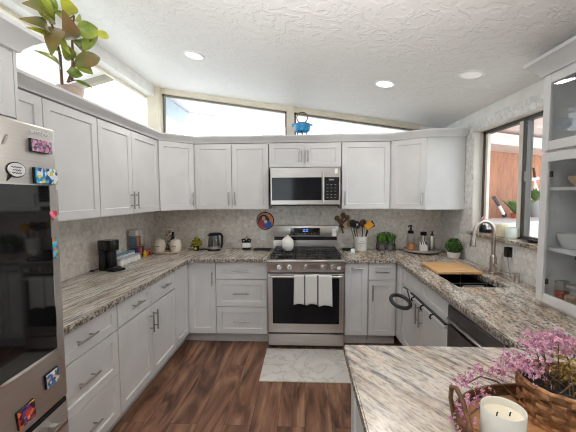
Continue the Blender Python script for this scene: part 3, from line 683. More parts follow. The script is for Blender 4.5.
# microwave
mw = thing('microwave', 'stainless over-the-range microwave with black door window', 'microwave', (RC, 3.50, 1.45))
MB().box(-.375, .375, .02, .44, 0.012, .405).build('body', STEELH, mw)
MB().box(-.36, .36, .03, .40, 0, .014).build('vent_base', BLACKP, mw)
b = MB(); b.box(-.376, .376, -.0, .03, .012, .41, .004); fc_ = b.build('front', STEELH, mw)
d = MB().box(-.36, .175, -.004, 0.001, .06, .305, .001).build('door_window', OVENG, fc_)
MB().box(.205, .36, -.004, .001, .06, .305, .001).build('keypad', BLACKG, fc_)
b = MB()
for i in range(3):
    for j in range(5): b.box(.228+i*.042, .246+i*.042, -.0052, -.004, .085+j*.034, .091+j*.034)
b.box(.255, .305, -.0052, -.004, .272, .285); b.build('keys', mat('pale_print', srgb(150, 155, 165), .5), fc_)
b = MB(); b.cyl((.188, -.035, .03), (.188, -.035, .36), .012, n=12); b.box(.18, .196, -.035, 0, .05, .07); b.box(.18, .196, -.035, 0, .32, .34); b.build('handle', STEELH, fc_)
MB().box(.315, .345, -.003, 0, .345, .395).build('sticker', PAPER, fc_)

# ------------------------------------------------------------------ glazed hutch on the right worktop
HX, HY, HZ0, HZ1 = 1.382, 1.985, .9145, 2.262
hu = thing('glazed_cabinet', 'tall white glass-door cabinet standing on the right-hand worktop', 'cabinet', (HX, HY, 0), -PI/2)
hd_ = XR-.003-HX; W2 = .87
b = MB(); b.box(0, .018, .021, hd_, HZ0, HZ1); b.box(W2-.018, W2, .021, hd_, HZ0, HZ1); b.box(.018, W2-.018, hd_-.012, hd_, HZ0, HZ1); b.box(.018, W2-.018, .021, hd_, HZ0, HZ0+.03); b.box(.018, W2-.018, .021, hd_, HZ1-.018, HZ1); b.box(.018, W2-.018, .021, hd_, 1.80, 1.82)
b.box(.42, .45, .021, .04, HZ0, HZ1)
for k in range(12): b.box(.0178, .019, .06, .068, 1.28+.03*k, 1.288+.03*k)
b.build('body', WHITE, hu)
def glass_door(x0, x1, z0, z1, hinge):
    fr = .052; b = MB()
    b.box(x0, x0+fr, 0, .02, z0, z1, .002); b.box(x1-fr, x1, 0, .02, z0, z1, .002); b.box(x0+fr, x1-fr, 0, .02, z0, z0+fr, .002); b.box(x0+fr, x1-fr, 0, .02, z1-fr, z1, .002)
    d = b.build('door', WHITE, hu)
    MB().box(x0+fr-.004, x1-fr+.004, .010, .014, z0+fr-.004, z1-fr+.004).build('pane', CGLASS, d)
    if hinge:
        hb = MB()
        for zz in (z0+.12, z1-.12): hb.box(x0+fr-.003, x0+fr+.006, .014, .03, zz-.016, zz+.016)
        hb.build('hinge', mat('hinge_brown', srgb(70, 60, 52), .4, .6), d)
glass_door(.002, .433, .935, 1.795, True); glass_door(.437, W2-.002, .935, 1.795, False)
glass_door(.002, .433, 1.808, HZ1-.03, False); glass_door(.437, W2-.002, 1.808, HZ1-.03, False)
for z in (1.255, 1.60): MB().box(.019, W2-.019, .03, hd_-.013, z-.018, z).build('shelf', WHITE, hu)
c2 = MB(); c2.sweep([(0, hd_-.002, HZ1-.03), (0, 0, HZ1-.03), (W2, 0, HZ1-.03)][::-1], [(-a, z) for a, z in CP2]); c2.build('crown', WHITE, hu)
def bowl(label, x, y, z, r, h, m, name='bowl', cat='bowl', group=None):
    b = MB(); b.lathe([(.001, 0), (r*.55, 0), (r*.62, .004), (r*.92, h*.6), (r, h), (r-.004, h), (r*.86, h*.6), (r*.5, .01), (.001, .008)], (0, 0, 0), 28)
    o = b.build(name, m); o.location = (x, y, z); return tag(o, label, cat, group)
DG = 'dishes in the glazed cabinet'
bowl('pale wooden bowl on the upper shelf of the glazed cabinet', 1.50, 1.80, 1.6005, .085, .055, mat('bamboo', srgb(206, 180, 150), .5), group=DG)
GW = mat('grey_stripe_ceramic', srgb(205, 207, 208), .25)
bowl('large ribbed white bowl on the middle shelf behind cabinet glass', 1.495, 1.875, 1.2555, .072, .085, GW, group=DG)
bowl('stacked white plate-like bowl leaning beside the ribbed bowl', 1.50, 1.71, 1.2555, .080, .125, CERAM, group=DG)
for k, (x, y, cc, lab) in enumerate(((1.47, 1.90, srgb(190, 80, 50), 'glass jar of orange-red food nearest the far end of the cabinet floor'), (1.46, 1.815, srgb(206, 180, 150), 'glass jar of pale grain between the two red jars'), (1.46, 1.73, srgb(180, 60, 44), 'glass jar of red food third from the far end of the cabinet floor'))):
    t = thing('storage_jar', lab, 'jar', (x, y, .945), 0, 'jars on the floor of the glazed cabinet')
    MB().lathe([(.001, 0), (.036, 0), (.036, .085), (.030, .1), (.030, .105)], (0, 0, 0), 20).build('jar', CLEARP, t)
    MB().lathe([(.001, .003), (.033, .003), (.033, .06), (.001, .062)], (0, 0, 0), 16).build('contents', mat('jar_food_%d' % k, cc, .6, c2=tuple(q*.5 for q in cc[:3]), scale=60), t)
    MB().lathe([(.001, .105), (.033, .105), (.033, .12), (.001, .121)], (0, 0, 0), 18).build('lid', STEELH, t)

# ------------------------------------------------------------------ sink, board, faucet
sk = thing('sink', 'black undermount sink below the window, half covered by the board', 'sink', (SX0, SY0, .70))
b = MB(); X, Y = SX1-SX0, SY1-SY0
b.box(-.012, 0.002, -.012, Y+.012, 0, .174); b.box(X-.002, X+.012, -.012, Y+.012, 0, .174); b.box(0, X, -.012, .002, 0, .174); b.box(0, X, Y-.002, Y+.012, 0, .174); b.box(-.012, X+.012, -.012, Y+.012, -.012, 0)
b.build('basin', mat('black_composite', (.012, .012, .013), .35), sk)
MB().lathe([(.001, .001), (.045, .001), (.045, .004), (.03, .002), (.001, .0015)], (X*.6, Y*.4, 0), 20).build('drain', STEELH, sk)
r = thing('dish_rack', 'steel mesh rack inside the black sink under the board', 'rack', (SX0+.03, SY0+.22, .7))
b = MB()
for k in range(9): b.tube([(.0, .02+k*.05-.02, .02), (.28, .02+k*.05-.02, .02)], .002, 6)
for z in (.02, .18):
    b.tube([(0, 0, z), (.28, 0, z), (.28, .42, z), (0, .42, z)], .003, 6, True)
for x, y in ((0, 0), (.28, 0), (.28, .42), (0, .42)): b.tube([(x, y, 0), (x, y, .18)], .003, 6)
b.build('frame', STEELH, r)
MB().box(.1, .26, -.003, .0, .04, .165).build('grey_panel', mat('grey_panel', srgb(150, 150, 150), .5), r)
cb = thing('cutting_board', 'pale wooden cutting board laid across the far half of the sink', 'cutting board', (SX0-.0, 2.66, .9145))
MB().box(-.004, .355, 0, .39, 0, .022, .004, 2).build('board', WOODL, cb)
fa = thing('faucet', 'brushed steel gooseneck kitchen faucet behind the sink', 'faucet', (1.55, 2.72, .914))
FN = mat('spot_free_steel', (.50, .45, .41), .28, 1)
b = MB(); b.lathe([(.001, 0), (.033, 0), (.033, .006), (.027, .012), (.025, .13), (.02, .145), (.016, .155)], (0, 0, 0), 20); b.build('body', FN, fa)
pts = [(0, 0, .14), (0, 0, .31)] + [(-.078+.078*math.cos(a), 0, .335+.095*math.sin(a)) for a in [PI*k/12 for k in range(0, 12)]] + [(-.157, 0, .32), (-.161, 0, .30)]
MB().tube(pts, .0155, 14).build('neck', FN, fa)
MB().tube([(-.159, 0, .312), (-.163, 0, .28), (-.168, 0, .225), (-.168, 0, .222)], [.017, .02, .026, .023], 16).build('spray_head', FN, fa)
b = MB(); b.cyl((0, -.012, .075), (0, -.035, .075), .017, n=14); b.tube([(0, -.03, .07), (.004, -.06, .062), (.008, -.10, .05)], [.012, .011, .009], 10); b.build('lever', FN, fa)
sd = thing('soap_pump', 'brushed steel soap pump set into the worktop beside the faucet', 'soap pump', (1.565, 2.44, .914))
MB().lathe([(.001, 0), (.024, 0), (.022, .015), (.017, .03), (.017, .05), (.02, .052), (.018, .07), (.001, .072)], (0, 0, 0), 16).build('base', FN, sd)
MB().tube([(0, 0, .062), (-.03, .03, .064), (-.055, .055, .058)], [.007, .006, .005], 10).build('spout', FN, sd)
# plug with cord on the tiled wall
ol = thing('outlet', 'white wall outlet holding a black plug beside the faucet', 'outlet', (XR-.0005, 2.60, 1.10))
MB().box(-.006, 0, -.035, .035, -.057, .057, .002).build('plate', PAPER, ol)
pl = thing('charger_plug', 'black charger plug with cord in the outlet beside the faucet', 'plug', (XR-.007, 2.60, 1.115))
MB().box(-.04, 0, -.022, .022, -.045, .035, .006, 2).build('plug', BLACKP, pl)
MB().tube([(-.02, 0, -.045), (-.022, -.01, -.1), (-.03, -.05, -.17), (-.04, -.07, -.196)], .003, 6).build('cord', mat('grey_cord', srgb(110, 110, 112), .5), pl)

# towel rail and bag ring on the sink cabinet doors
tr_ = thing('hook_rail', 'white over-door rail with black hooks on the sink cabinet', 'rail', (BR-.002, 2.86, .70))
MB().box(-.024, 0, -.71, 0, -.022, -.002, .002).build('rail', PAPER, tr_)
MB().box(-.022, 0, -.71, 0, -.002, .004).build('top_strip', BLACKP, tr_)
for y in (-.12, -.33, -.52):
    MB().tube([(-.02, y, .002), (-.04, y, -.004), (-.046, y, -.018), (-.038, y, -.034)], .0065, 8).build('hook', BLACKP, tr_)
rg_ = thing('towel_ring', 'dark grey oval ring hanging out from the sink cabinet corner', 'ring', (BR-.012, 2.90, .672))
ring = [(-.10-.080*math.cos(a), -.07+.085*math.sin(a), -.04+.03*math.sin(a)+.012*math.cos(a)) for a in [2*PI*k/32 for k in range(32)]]
MB().tube(ring, .0165, 10, True, flat=1.0).build('ring', GREYP, rg_)
MB().tube([(-.02, -.08, -.03), (-.01, .02, .02), (-.002, .06, .03), (-.03, .085, .045)], .006, 8).build('hook', GREYP, rg_)

# ------------------------------------------------------------------ ceiling lamps
LG = 'recessed ceiling lights'
def ceiling_light(label, x, y, r, m, power):
    t = thing('ceiling_light', label, 'light', (x, y, zc(x)), 0, LG); ang = math.atan((.157)); M = Matrix.Rotation(ang, 4, 'Y')
    MB().lathe([(r*.8, .001), (r, .001), (r, -.006), (r*.84, -.010), (r*.78, -.006), (r*.78, .001)], (0, 0, 0), 32).xf(M).build('trim_ring', PAPER, t)
    MB().lathe([(.001, -.005), (r*.79, -.004), (r*.79, -.001), (.001, 0.0)], (0, 0, 0), 28).xf(M).build('lens', m, t)
    if power:
        l = area_light('lamp', (0, 0, -.014), (0, ang, 0), r*1.5, 0, power, (1, .95, .88), 'DISK'); l.parent = t
ceiling_light('lit round recessed light on the ceiling above the left wall cabinets', -.915, 2.745, .085, LENS, 5)
ceiling_light('lit round recessed light on the ceiling nearest the blue pot', .674, 2.80, .085, LENS, 5)
ceiling_light('dim round recessed light on the low side of the ceiling near the glazed cabinet', 1.179, 2.41, .085, LENSOFF, .4)

# ------------------------------------------------------------------ floor mat
mt = MB(); mt.box(-.385, .385, 2.62, 3.20, 0.0, .012, .006, 2)
mm_ = mat('marble_print_mat', srgb(212, 208, 203), .5, c2=srgb(222, 219, 215), scale=4, dist=1.5, detail=6)
_r = [q for q in mm_.node_tree.nodes if q.type == 'VALTORGB'][0].color_ramp
for _p, _c in ((.47, srgb(216, 212, 207)), (.5, srgb(190, 185, 180)), (.53, srgb(216, 212, 207))):
    _e = _r.elements.new(_p); _e.color = _c
tag(mt.build('floor_mat', mm_), 'pale marble-look mat on the floor in front of the range', 'mat')

# ------------------------------------------------------------------ left worktop things
Z = .9145
cm = thing('coffee_maker', 'black drip coffee maker on the left worktop', 'coffee maker', (-1.72, 2.76, Z), -.35)
b = MB(); b.box(-.065, .12, -.06, .06, 0, .02, .006, 2); b.box(-.07, .0, -.06, .06, .015, .26, .012, 2); b.box(-.01, .05, -.035, .035, .03, .175, .012, 2); b.build('body', BLACKP, cm)
b = MB(); b.lathe([(.001, .17), (.05, .17), (.062, .18), (.066, .255), (.06, .27), (.001, .272)], (.02, 0, 0), 24); b.box(-.07, .02, -.064, .064, .18, .268, .01, 2); b.build('head', mat('black_gloss', (.012, .012, .012), .12), cm)
b = MB(); b.lathe([(.001, .17), (.014, .17), (.012, .15), (.001, .15)], (.03, 0, 0), 12); b.build('spout', BLACKP, cm)
MB().lathe([(.001, .02), (.048, .02), (.048, .03), (.001, .031)], (.065, 0, 0), 20).build('drip_tray', BLACKM, cm)
MB().tube([(-.07, -.03, .02), (-.1, -.06, .006), (-.12, -.1, .004), (-.09, -.13, .004), (-.07, -.1, .004), (-.10, -.07, .004)], .004, 6).build('cord', BLACKP, cm)
# syrup / pod jars: two stepped rows of six
jar0 = None
JG = 'white lidded jars in two stepped rows by the coffee maker'
rk = thing('step_rack', 'clear stepped rack under the white jars by the coffee maker', 'rack', (-1.76, 2.9, Z))
MB().box(-.085, -.0, 0, .43, 0, .03, .003).build('step', CLEARP, rk)
LIDS = [mat('lid_' + n, q, .3) for n, q in (('teal', srgb(90, 160, 170)), ('grey', srgb(190, 195, 200)), ('blue', srgb(120, 150, 190)))]
for row in range(2):
    for k in range(6):
        x = -1.73 + .015 - row*.07; y = 2.93 + k*.063; z = Z + (.0305 if row else 0)
        if row == 0: x = -1.725
        if jar0 is None:
            jar0 = thing('white_jar', '', 'jar', (x, y, z), 0, JG); t = jar0
            MB().lathe([(.001, 0), (.027, 0), (.029, .004), (.029, .042), (.026, .047), (.001, .047)], (0, 0, 0), 18).build('jar', CERAM, t)
            MB().lathe([(.001, .047), (.028, .047), (.028, .06), (.026, .063), (.001, .063)], (0, 0, 0), 18).build('lid', LIDS[1], t)
        else: t = dup(jar0, (x, y, z))
        o_ = ('nearest the coffee maker', 'second from the coffee maker', 'third from the coffee maker', 'fourth from the coffee maker', 'fifth from the coffee maker', 'farthest from the coffee maker')[k]
        t['label'] = 'white lidded jar in the %s row, %s' % (('front', 'raised back')[row], o_)
        if row: t.children[1].data = t.children[1].data.copy(); t.children[1].data.materials[0] = LIDS[(0, 2, 0)[k % 3]]
# spice shelf with coloured packets
ss = thing('tea_organizer', 'clear two-tier organizer of coloured packets against the left wall', 'organizer', (-1.815, 3.30, Z))
b = MB(); b.box(-.05, .05, 0, .20, .0, .006); b.box(-.05, .05, 0, .2, .115, .12); b.box(-.05, .05, 0, .2, .225, .23)
for y in (0, .196): b.box(-.05, .05, y, y+.004, 0, .30)
b.box(-.05, -.046, 0, .2, 0, .30)
b.build('shelves', CLEARP, ss)
PG = 'coloured packets in the clear organizer'
pk = [(0, srgb(24, 30, 90), 'navy'), (0, srgb(30, 60, 150), 'blue'), (0, srgb(200, 60, 120), 'magenta'), (0, srgb(230, 120, 40), 'orange'), (0, srgb(30, 28, 34), 'black'), (1, srgb(60, 100, 140), 'slate blue'), (1, srgb(200, 150, 110), 'tan'), (1, srgb(150, 90, 60), 'brown'), (1, srgb(225, 220, 210), 'off-white'), (2, srgb(236, 232, 226), 'white'), (2, srgb(220, 214, 205), 'ivory')]
cnt = {}
for tier, c_, n_ in pk:
    k = cnt.get(tier, 0); cnt[tier] = k+1
    y = 3.312 + k*(.036 if tier == 0 else .043 if tier == 1 else .08)
    b = MB(); b.box(-.03, .035, 0, .032 if tier < 2 else .07, 0, .09 if tier < 2 else .05, .003); o = b.build('tea_packet', mat('packet_' + n_.replace(' ', '_'), c_, .4))
    o.location = (-1.815, y, Z + .0065 + (0, .114, .224)[tier])
    tag(o, '%s packet on the %s tier of the clear organizer' % (n_, ('bottom', 'middle', 'top')[tier]), 'packet', PG)
for k, (y, c_, n_) in enumerate(((3.37, srgb(210, 190, 50), 'yellow'), (3.42, srgb(190, 60, 50), 'red'), (3.49, srgb(90, 50, 36), 'dark brown'))):
    o = MB().lathe([(.001, 0), (.018, 0), (.018, .05), (.012, .058), (.012, .068), (.001, .07)], (0, 0, 0), 14).build('small_bottle', mat('bottle_' + n_.replace(' ', '_'), c_, .3)); o.location = (-1.71, y, Z)
    tag(o, 'small %s bottle standing in front of the clear organizer' % n_, 'bottle', 'small bottles by the organizer')
# round tray with canisters
TX, TY = -1.585, 3.715
o = MB().lathe([(.001, 0), (.185, 0), (.205, .006), (.21, .02), (.205, .02), (.19, .012), (.001, .010)], (0, 0, 0), 40).build('round_tray', mat('whitewashed_wood', srgb(214, 200, 180), .5, c2=srgb(190, 172, 148), scale=10)); o.location = (TX, TY, Z); tag(o, 'round whitewashed tray under the cream canisters in the left corner', 'tray')
def canister(label, x, y):
    t = thing('canister', label, 'canister', (x, y, Z+.0115), 0, 'cream canisters on the round tray')
    MB().lathe([(.001, 0), (.05, 0), (.06, .02), (.066, .06), (.064, .1), (.056, .118), (.001, .118)], (0, 0, 0), 26).build('pot', CREAMC, t)
    MB().lathe([(.057, .118), (.05, .13), (.02, .14), (.001, .141)], (0, 0, 0), 24).build('lid', CREAMC, t)
    MB().ball((0, 0, .15), .012, 12, 8).build('knob', CREAMC, t)
    b = MB()
    for k in range(5): b.box(-.025+k*.011, -.018+k*.011, -.0665, -.064, .062, .072)
    b.build('writing', mat('grey_print', srgb(120, 112, 104), .6), t)
canister('cream ceramic canister on the tray, the one nearer the coffee maker', TX-.085, TY-.07)
canister('cream ceramic canister on the tray, the one nearer the kettle', TX+.095, TY-.05)
t = thing('mug_stack', 'tall patterned mug tower behind the cream canisters', 'mug rack', (TX-.045, TY+.11, Z+.0115))
b = MB(); b.cyl((0, 0, 0), (0, 0, .26), .006, n=10); b.lathe([(.001, 0), (.06, 0), (.06, .008), (.001, .009)], (0, 0, 0), 20); b.build('stand', BLACKM, t)
MUG = mat('patterned_mug', srgb(222, 210, 196), .4, c2=srgb(120, 108, 98), scale=34, lo=.48, hi=.6)
for k in range(3):
    MB().lathe([(.001, .012+k*.085), (.04, .012+k*.085), (.046, .03+k*.085), (.046, .093+k*.085), (.043, .093+k*.085), (.04, .02+k*.085), (.001, .018+k*.085)], (0.0, -.0, 0), 22).build('mug', MUG, t)
t = thing('tall_bottle', 'slim black bottle between the two cream canisters', 'bottle', (TX+.03, TY+.04, Z+.0115))
MB().lathe([(.001, 0), (.026, 0), (.027, .01), (.027, .14), (.012, .17), (.012, .2), (.001, .2)], (0, 0, 0), 18).build('bottle', BLACKP, t)
MB().lathe([(.013, .18), (.015, .18), (.015, .215), (.001, .216)], (0, 0, 0), 14).build('cap', BLACKM, t)
# yellow flower arrangement
t = thing('flower_pot', 'small black pot of yellow flowers between the tray and the kettle', 'flowers', (-1.285, 3.78, Z))
MB().lathe([(.001, 0), (.03, 0), (.036, .05), (.033, .055), (.001, .05)], (0, 0, 0), 18).build('pot', BLACKP, t)
b = MB(); b2 = MB()
for k in range(64):
    a = rnd.random()*2*PI; q = math.sqrt(rnd.random()); p = Vector((.07*q*math.cos(a), .055*q*math.sin(a), .06+.12*rnd.random()*(1.2-q)))
    b.ball(p, .010, 7, 5, .3)
    if k % 2 == 0: b2.ball(p+Vector((.012*math.cos(a), .012*math.sin(a), -.008)), (.012, .012, .006), 6, 4, .3)
b.build('blossoms', mat('yellow_petals', srgb(196, 176, 40), .6, c2=srgb(120, 120, 30), scale=50), t); b2.build('leaves', mat('dark_leaf', srgb(58, 62, 30), .6), t)
MB().lathe([(.001, 0), (.016, 0), (.016, .004), (.001, .004)], (0, 0, 0), 14).xf(Matrix.Translation((.005, -.047, .03)) @ Matrix.Rotation(PI/2, 4, 'X')).build('smiling_disc', mat('lemon', srgb(214, 200, 60), .5), t)
# kettle
t = thing('electric_kettle', 'glass electric kettle with black handle on the left worktop', 'kettle', (-1.075, 3.79, Z))
MB().lathe([(.001, 0), (.078, 0), (.08, .012), (.07, .024), (.001, .024)], (0, 0, 0), 26).build('base', BLACKP, t)
MB().lathe([(.066, .024), (.074, .03), (.073, .06), (.062, .16), (.056, .185), (.053, .185), (.058, .16), (.069, .06), (.066, .03)], (0, 0, 0), 28).build('jug', thin_glass('kettle_glass', (.72, .74, .75), .35), t)
MB().lathe([(.076, .024), (.078, .03), (.0765, .055), (.074, .055), (.001, .03)], (0, 0, 0), 28).build('collar', STEELH, t)
MB().lathe([(.058, .18), (.058, .20), (.045, .21), (.001, .213)], (0, 0, 0), 24).build('lid', BLACKP, t)
MB().tube([(.045, -.01, .205), (.085, -.015, .2), (.105, -.018, .17), (.103, -.018, .09), (.09, -.015, .035)], [.014, .016, .015, .013, .011], 12).build('handle', BLACKP, t)
MB().tube([(-.05, 0, .175), (-.075, 0, .185)], [.015, .008], 10).build('spout', BLACKP, t)
MB().tube([(-.07, .03, .008), (-.13, .05, .006), (-.19, .04, .006), (-.24, .06, .006), (-.23, .09, .006)], .006, 8).build('cord', BLACKP, t)
# little sign
t = thing('tabletop_sign', 'small white and black bow decoration against the back wall by the kettle', 'decoration', (-.69, 3.83, Z))
MB().box(-.05, .05, -.02, .02, 0, .028, .003).build('base', BLACKP, t)
MB().box(-.048, .048, -.016, .016, .028, .088, .003).build('block', PAPER, t)
b = MB()
for s in (-1, 1): b.tube([(0, -.018, .10), (s*.025, -.02, .135), (s*.052, -.018, .125), (s*.046, -.018, .098), (0, -.018, .10)], .010, 8)
b.build('bow', BLACKP, t)
MB().tube([(-.03, 0, .085), (0, 0, .165), (.035, 0, .085)], .010, 8).build('ornament', mat('tan_straw', srgb(196, 160, 120), .6), t)
t = thing('trivet', 'black scrollwork trivet lying beside the range on the left worktop', 'trivet', (-.50, 3.82, Z))
b = MB(); b.box(-.1, .1, -.045, -.035, 0, .02); b.box(-.1, .1, .035, .045, 0, .02)
for k in range(7): b.tube([(-.09+.03*k+.012*math.cos(a), .03*math.sin(a), .012) for a in [2*PI*i/10 for i in range(10)]], .005, 6, True)
b.build('frame', BLACKM, t)
# round painted plate hung on the wall
t = thing('hanging_plate', 'round painted plate hanging on the tile left of the range', 'plate', (-.476, YB-.001, 1.255))
Mx = Matrix.Rotation(PI/2, 4, 'X')
MB().lathe([(.001, 0), (.088, 0), (.103, .006), (.103, .012), (.09, .010), (.001, .008)], (0, 0, 0), 36).xf(Mx).build('plate', mat('painted_orange', srgb(206, 122, 84), .4, c2=srgb(228, 158, 112), scale=10), t)
b = MB(); b.tube([(.103*math.cos(a), -.009, .103*math.sin(a)) for a in [2*PI*k/36 for k in range(36)]], .006, 8, True); b.build('rim', BLACKP, t)
def disc(cx, cz, rx, rz, y, n=20): return [(cx+rx*math.cos(2*PI*k/n), y, cz+rz*math.sin(2*PI*k/n)) for k in range(n)]
for nm, cx, cz, rx, rz, cc in (('dark_arch', -.02, -.005, .072, .082, srgb(30, 26, 34)), ('red_robe', -.035, -.03, .045, .055, srgb(196, 50, 56)), ('blue_robe', .03, -.045, .048, .045, srgb(40, 90, 180)), ('pale_face', -.02, .03, .022, .026, srgb(214, 170, 150)), ('pale_shirt', .005, -.01, .02, .022, srgb(226, 222, 226))):
    yy = -.0105 - .0012*['dark_arch', 'red_robe', 'blue_robe', 'pale_face', 'pale_shirt'].index(nm)
    MB().prism(disc(cx, cz, rx, rz, yy), (0, .0025, 0)).build(nm, mat('paint_' + nm, cc, .4), t)
MB().tube([(0, -.006, .10), (0, -.004, .15)], .004, 6).build('cord', WOODD, t)
def outlet(label, x, y, z, rz, w_=.07):
    t = thing('outlet', label, 'outlet', (x, y, z), rz)
    MB().box(-w_/2, w_/2, -.006, 0, -.057, .057, .002).build('plate', PAPER, t)
    for s in (-.02, .02): MB().box(-.015, .015, -.0075, -.005, s-.013, s+.013, .001).build('socket', CERAM, t)
outlet('white outlet on the back tile under the hanging plate', -.50, YB-.0005, 1.075, 0)
outlet('white outlet on the back tile behind the yellow flowers', -1.28, YB-.0005, 1.10, 0)
outlet('white outlet on the right tile above the potted topiary', XR-.0005, 3.42, 1.10, -PI/2)

# teapot on the range
t = thing('lidded_jar', 'white ribbed ceramic jar with a lid standing on the left burner grate', 'jar', (RC-.195, RY+.30, .9595))
b = MB(); n = 48; prof = [(.001, 0), (.045, .002), (.064, .03), (.070, .07), (.064, .115), (.04, .14), (.001, .145)]
vs = []; fs = []
for r_, z_ in prof:
    for j in range(n):
        a = 2*PI*j/n; q = r_*(1+.045*abs(math.sin(a*4)) - .03); vs.append((q*math.cos(a), q*math.sin(a), z_))
for i in range(len(prof)-1):
    for j in range(n): fs.append((i*n+j, i*n+(j+1) % n, (i+1)*n+(j+1) % n, (i+1)*n+j))
b.add(vs, fs, True); b.build('pot', CERAM, t)
MB().lathe([(.04, .141), (.03, .152), (.012, .156), (.014, .17), (.001, .173)], (0, 0, 0), 20).build('lid', CERAM, t)
MB().tube([(-.02, -.066, .11), (-.035, -.10, .10), (-.04, -.105, .06), (-.025, -.068, .035)], .0065, 10).build('handle', CERAM, t)

# ------------------------------------------------------------------ things right of the range
t = thing('utensil_crock', 'white crock of cooking utensils right of the range', 'crock', (.66, 3.82, Z))
MB().lathe([(.001, 0), (.072, 0), (.075, .004), (.078, .165), (.075, .167), (.072, .165), (.071, .02), (.001, .015)], (0, 0, 0), 30).build('crock', CERAM, t)
b = MB()
for zz, l in ((.115, .04), (.09, .07), (.06, .05)):
    k = 0; a0 = -PI/2 - l/2/.078
    while k*.009 < l:
        a = a0 + k*.009/.078; a2 = a + .006/.078
        b.add([(0.0787*math.cos(a), 0.0787*math.sin(a), zz), (0.0787*math.cos(a2), 0.0787*math.sin(a2), zz), (0.0787*math.cos(a2), 0.0787*math.sin(a2), zz+.006), (0.0787*math.cos(a), 0.0787*math.sin(a), zz+.006)], [(0, 1, 2, 3)]); k += 1
b.build('lettering', mat('grey_print', srgb(120, 112, 104), .6), t)
UGp = 'utensils standing in the white crock'
YEL = mat('yellow_silicone', srgb(236, 172, 40), .45); TAN = mat('olive_wood', srgb(170, 124, 70), .5)
def utensil(name, label, dx, dy, lean, m, head):
    t = thing(name, label, 'utensil', (.66, 3.82, Z+.0165), 0, UGp)
    top = Vector((dx, dy, .27)); foot = Vector((dx*.4, dy*.4, 0.012))
    MB().tube([foot, top], [.006, .005], 8).build('handle', m if head != 'spatula' else BLACKP, t)
    d_ = (top-foot).normalized()
    if head == 'spoon': MB().ball(top+d_*.03, (.040, .012, .048), 14, 8).build('bowl', m, t)
    elif head == 'spatula': MB().box(-.038, .038, -.005, .005, -.03, .065, .004).xf(Matrix.Translation(top) @ Matrix.Rotation(lean, 4, 'Y')).build('blade', m, t)
    elif head == 'ladle': MB().lathe([(.001, 0), (.036, .008), (.05, .034), (.047, .034), (.034, .012), (.001, .004)], (0, 0, 0), 18).xf(Matrix.Translation(top) @ Matrix.Rotation(1.2, 4, 'X')).build('bowl', m, t)
utensil('spatula', 'yellow spatula leaning to the right in the white crock', .075, -.03, .9, YEL, 'spatula')
utensil('slotted_spoon', 'black slotted spoon leaning to the left in the white crock', -.085, 0, 0, BLACKP, 'spoon')
utensil('wooden_spoon', 'brown wooden spoon in the middle of the white crock', .03, .03, 0, WOODD, 'spoon')
utensil('spatula', 'black turner leaning far right in the white crock', .10, .03, 1.1, BLACKP, 'spatula')
utensil('ladle', 'dark metal ladle standing tall at the left of the crock', -.05, .03, 0, DARKSTEEL, 'ladle')
utensil('wooden_spoon', 'tan olive-wood spoon hanging out of the crock on the range side', -.115, .02, 0, TAN, 'spoon')
t = thing('hanging_measuring_spoons', 'bundle of dark wooden spoons hanging on the tile right of the range', 'spoons', (.455, YB-.001, 1.25))
MB().tube([(-.03, -.012, .03), (0, -.008, .125), (.03, -.012, .03)], .003, 6).build('cord', mat('jute', srgb(170, 130, 90), .8), t)
for k, (dx, dz, a) in enumerate(((-.06, .035, .7), (.015, .07, -.35), (.06, .045, -.75), (-.015, .0, .2))):
    b = MB(); b.ball((dx, -.014-.006*k, dz), (.030, .009, .032), 14, 8); b.tube([(dx, -.014-.006*k, dz-.015), (dx+.13*math.sin(a), -.014-.006*k, dz-.15*math.cos(a))], [.012, .010], 8)
    b.build('spoon', mat('oiled_wood', srgb(116, 82, 52), .5, c2=srgb(74, 48, 30), scale=20), t)
o = MB().box(-.022, .022, -.018, .018, 0, .045, .006, 2).build('salt_box', PAPER); o.location = (.545, 3.66, Z); tag(o, 'tiny white box at the foot of the crock, beside the range', 'box')
t = thing('spoon_rest', 'small black metal spoon rest against the wall right of the range', 'spoon rest', (.50, 3.83, Z))
b = MB(); b.lathe([(.001, 0), (.05, 0), (.06, .02), (.057, .02), (.047, .006), (.001, .005)], (0, 0, 0), 22); b.tube([(.05, 0, .012), (.07, -.03, .03), (.04, -.05, .02)], .008, 8); b.build('dish', BLACKM, t)
# twin plant holder
t = thing('plant_holder', 'wire caddy of two grey pots with green plants on the back worktop', 'plant', (.955, 3.83, Z))
b = MB()
for z_ in (.012, .07): b.tube([(-.10, -.045, z_), (.10, -.045, z_), (.10, .045, z_), (-.10, .045, z_)], .003, 6, True)
for x in (-.1, .1):
    for y in (-.045, .045): b.tube([(x, y, 0), (x, y, .075)], .003, 6)
b.tube([(-.10, 0, .01), (-.1, 0, .15), (-.07, 0, .2), (0, 0, .215), (.07, 0, .2), (.1, 0, .15), (.1, 0, .01)], .004, 6); b.build('caddy', BLACKM, t)
for s in (-.048, .048):
    p = MB().lathe([(.001, .002), (.036, .002), (.043, .085), (.046, .088), (.04, .088), (.001, .075)], (s, 0, 0), 22).build('pot', mat('galvanized', srgb(150, 152, 152), .4, .7), t)
    b = MB()
    for k in range(120):
        a = rnd.random()*2*PI; l = .07+.07*rnd.random(); o_ = .07*rnd.random(); p0 = Vector((s+.02*math.cos(a), .02*math.sin(a), .08)); p2 = p0 + Vector((o_*math.cos(a), o_*math.sin(a), l))
        sd_ = Vector((-math.sin(a), math.cos(a), 0))*.008; pm = (p0+p2)/2 + Vector((0, 0, .01))
        b.add([p0, pm+sd_, p2, pm-sd_], [(0, 1, 2, 3)])
    b.build('leaves', GREEN, t)
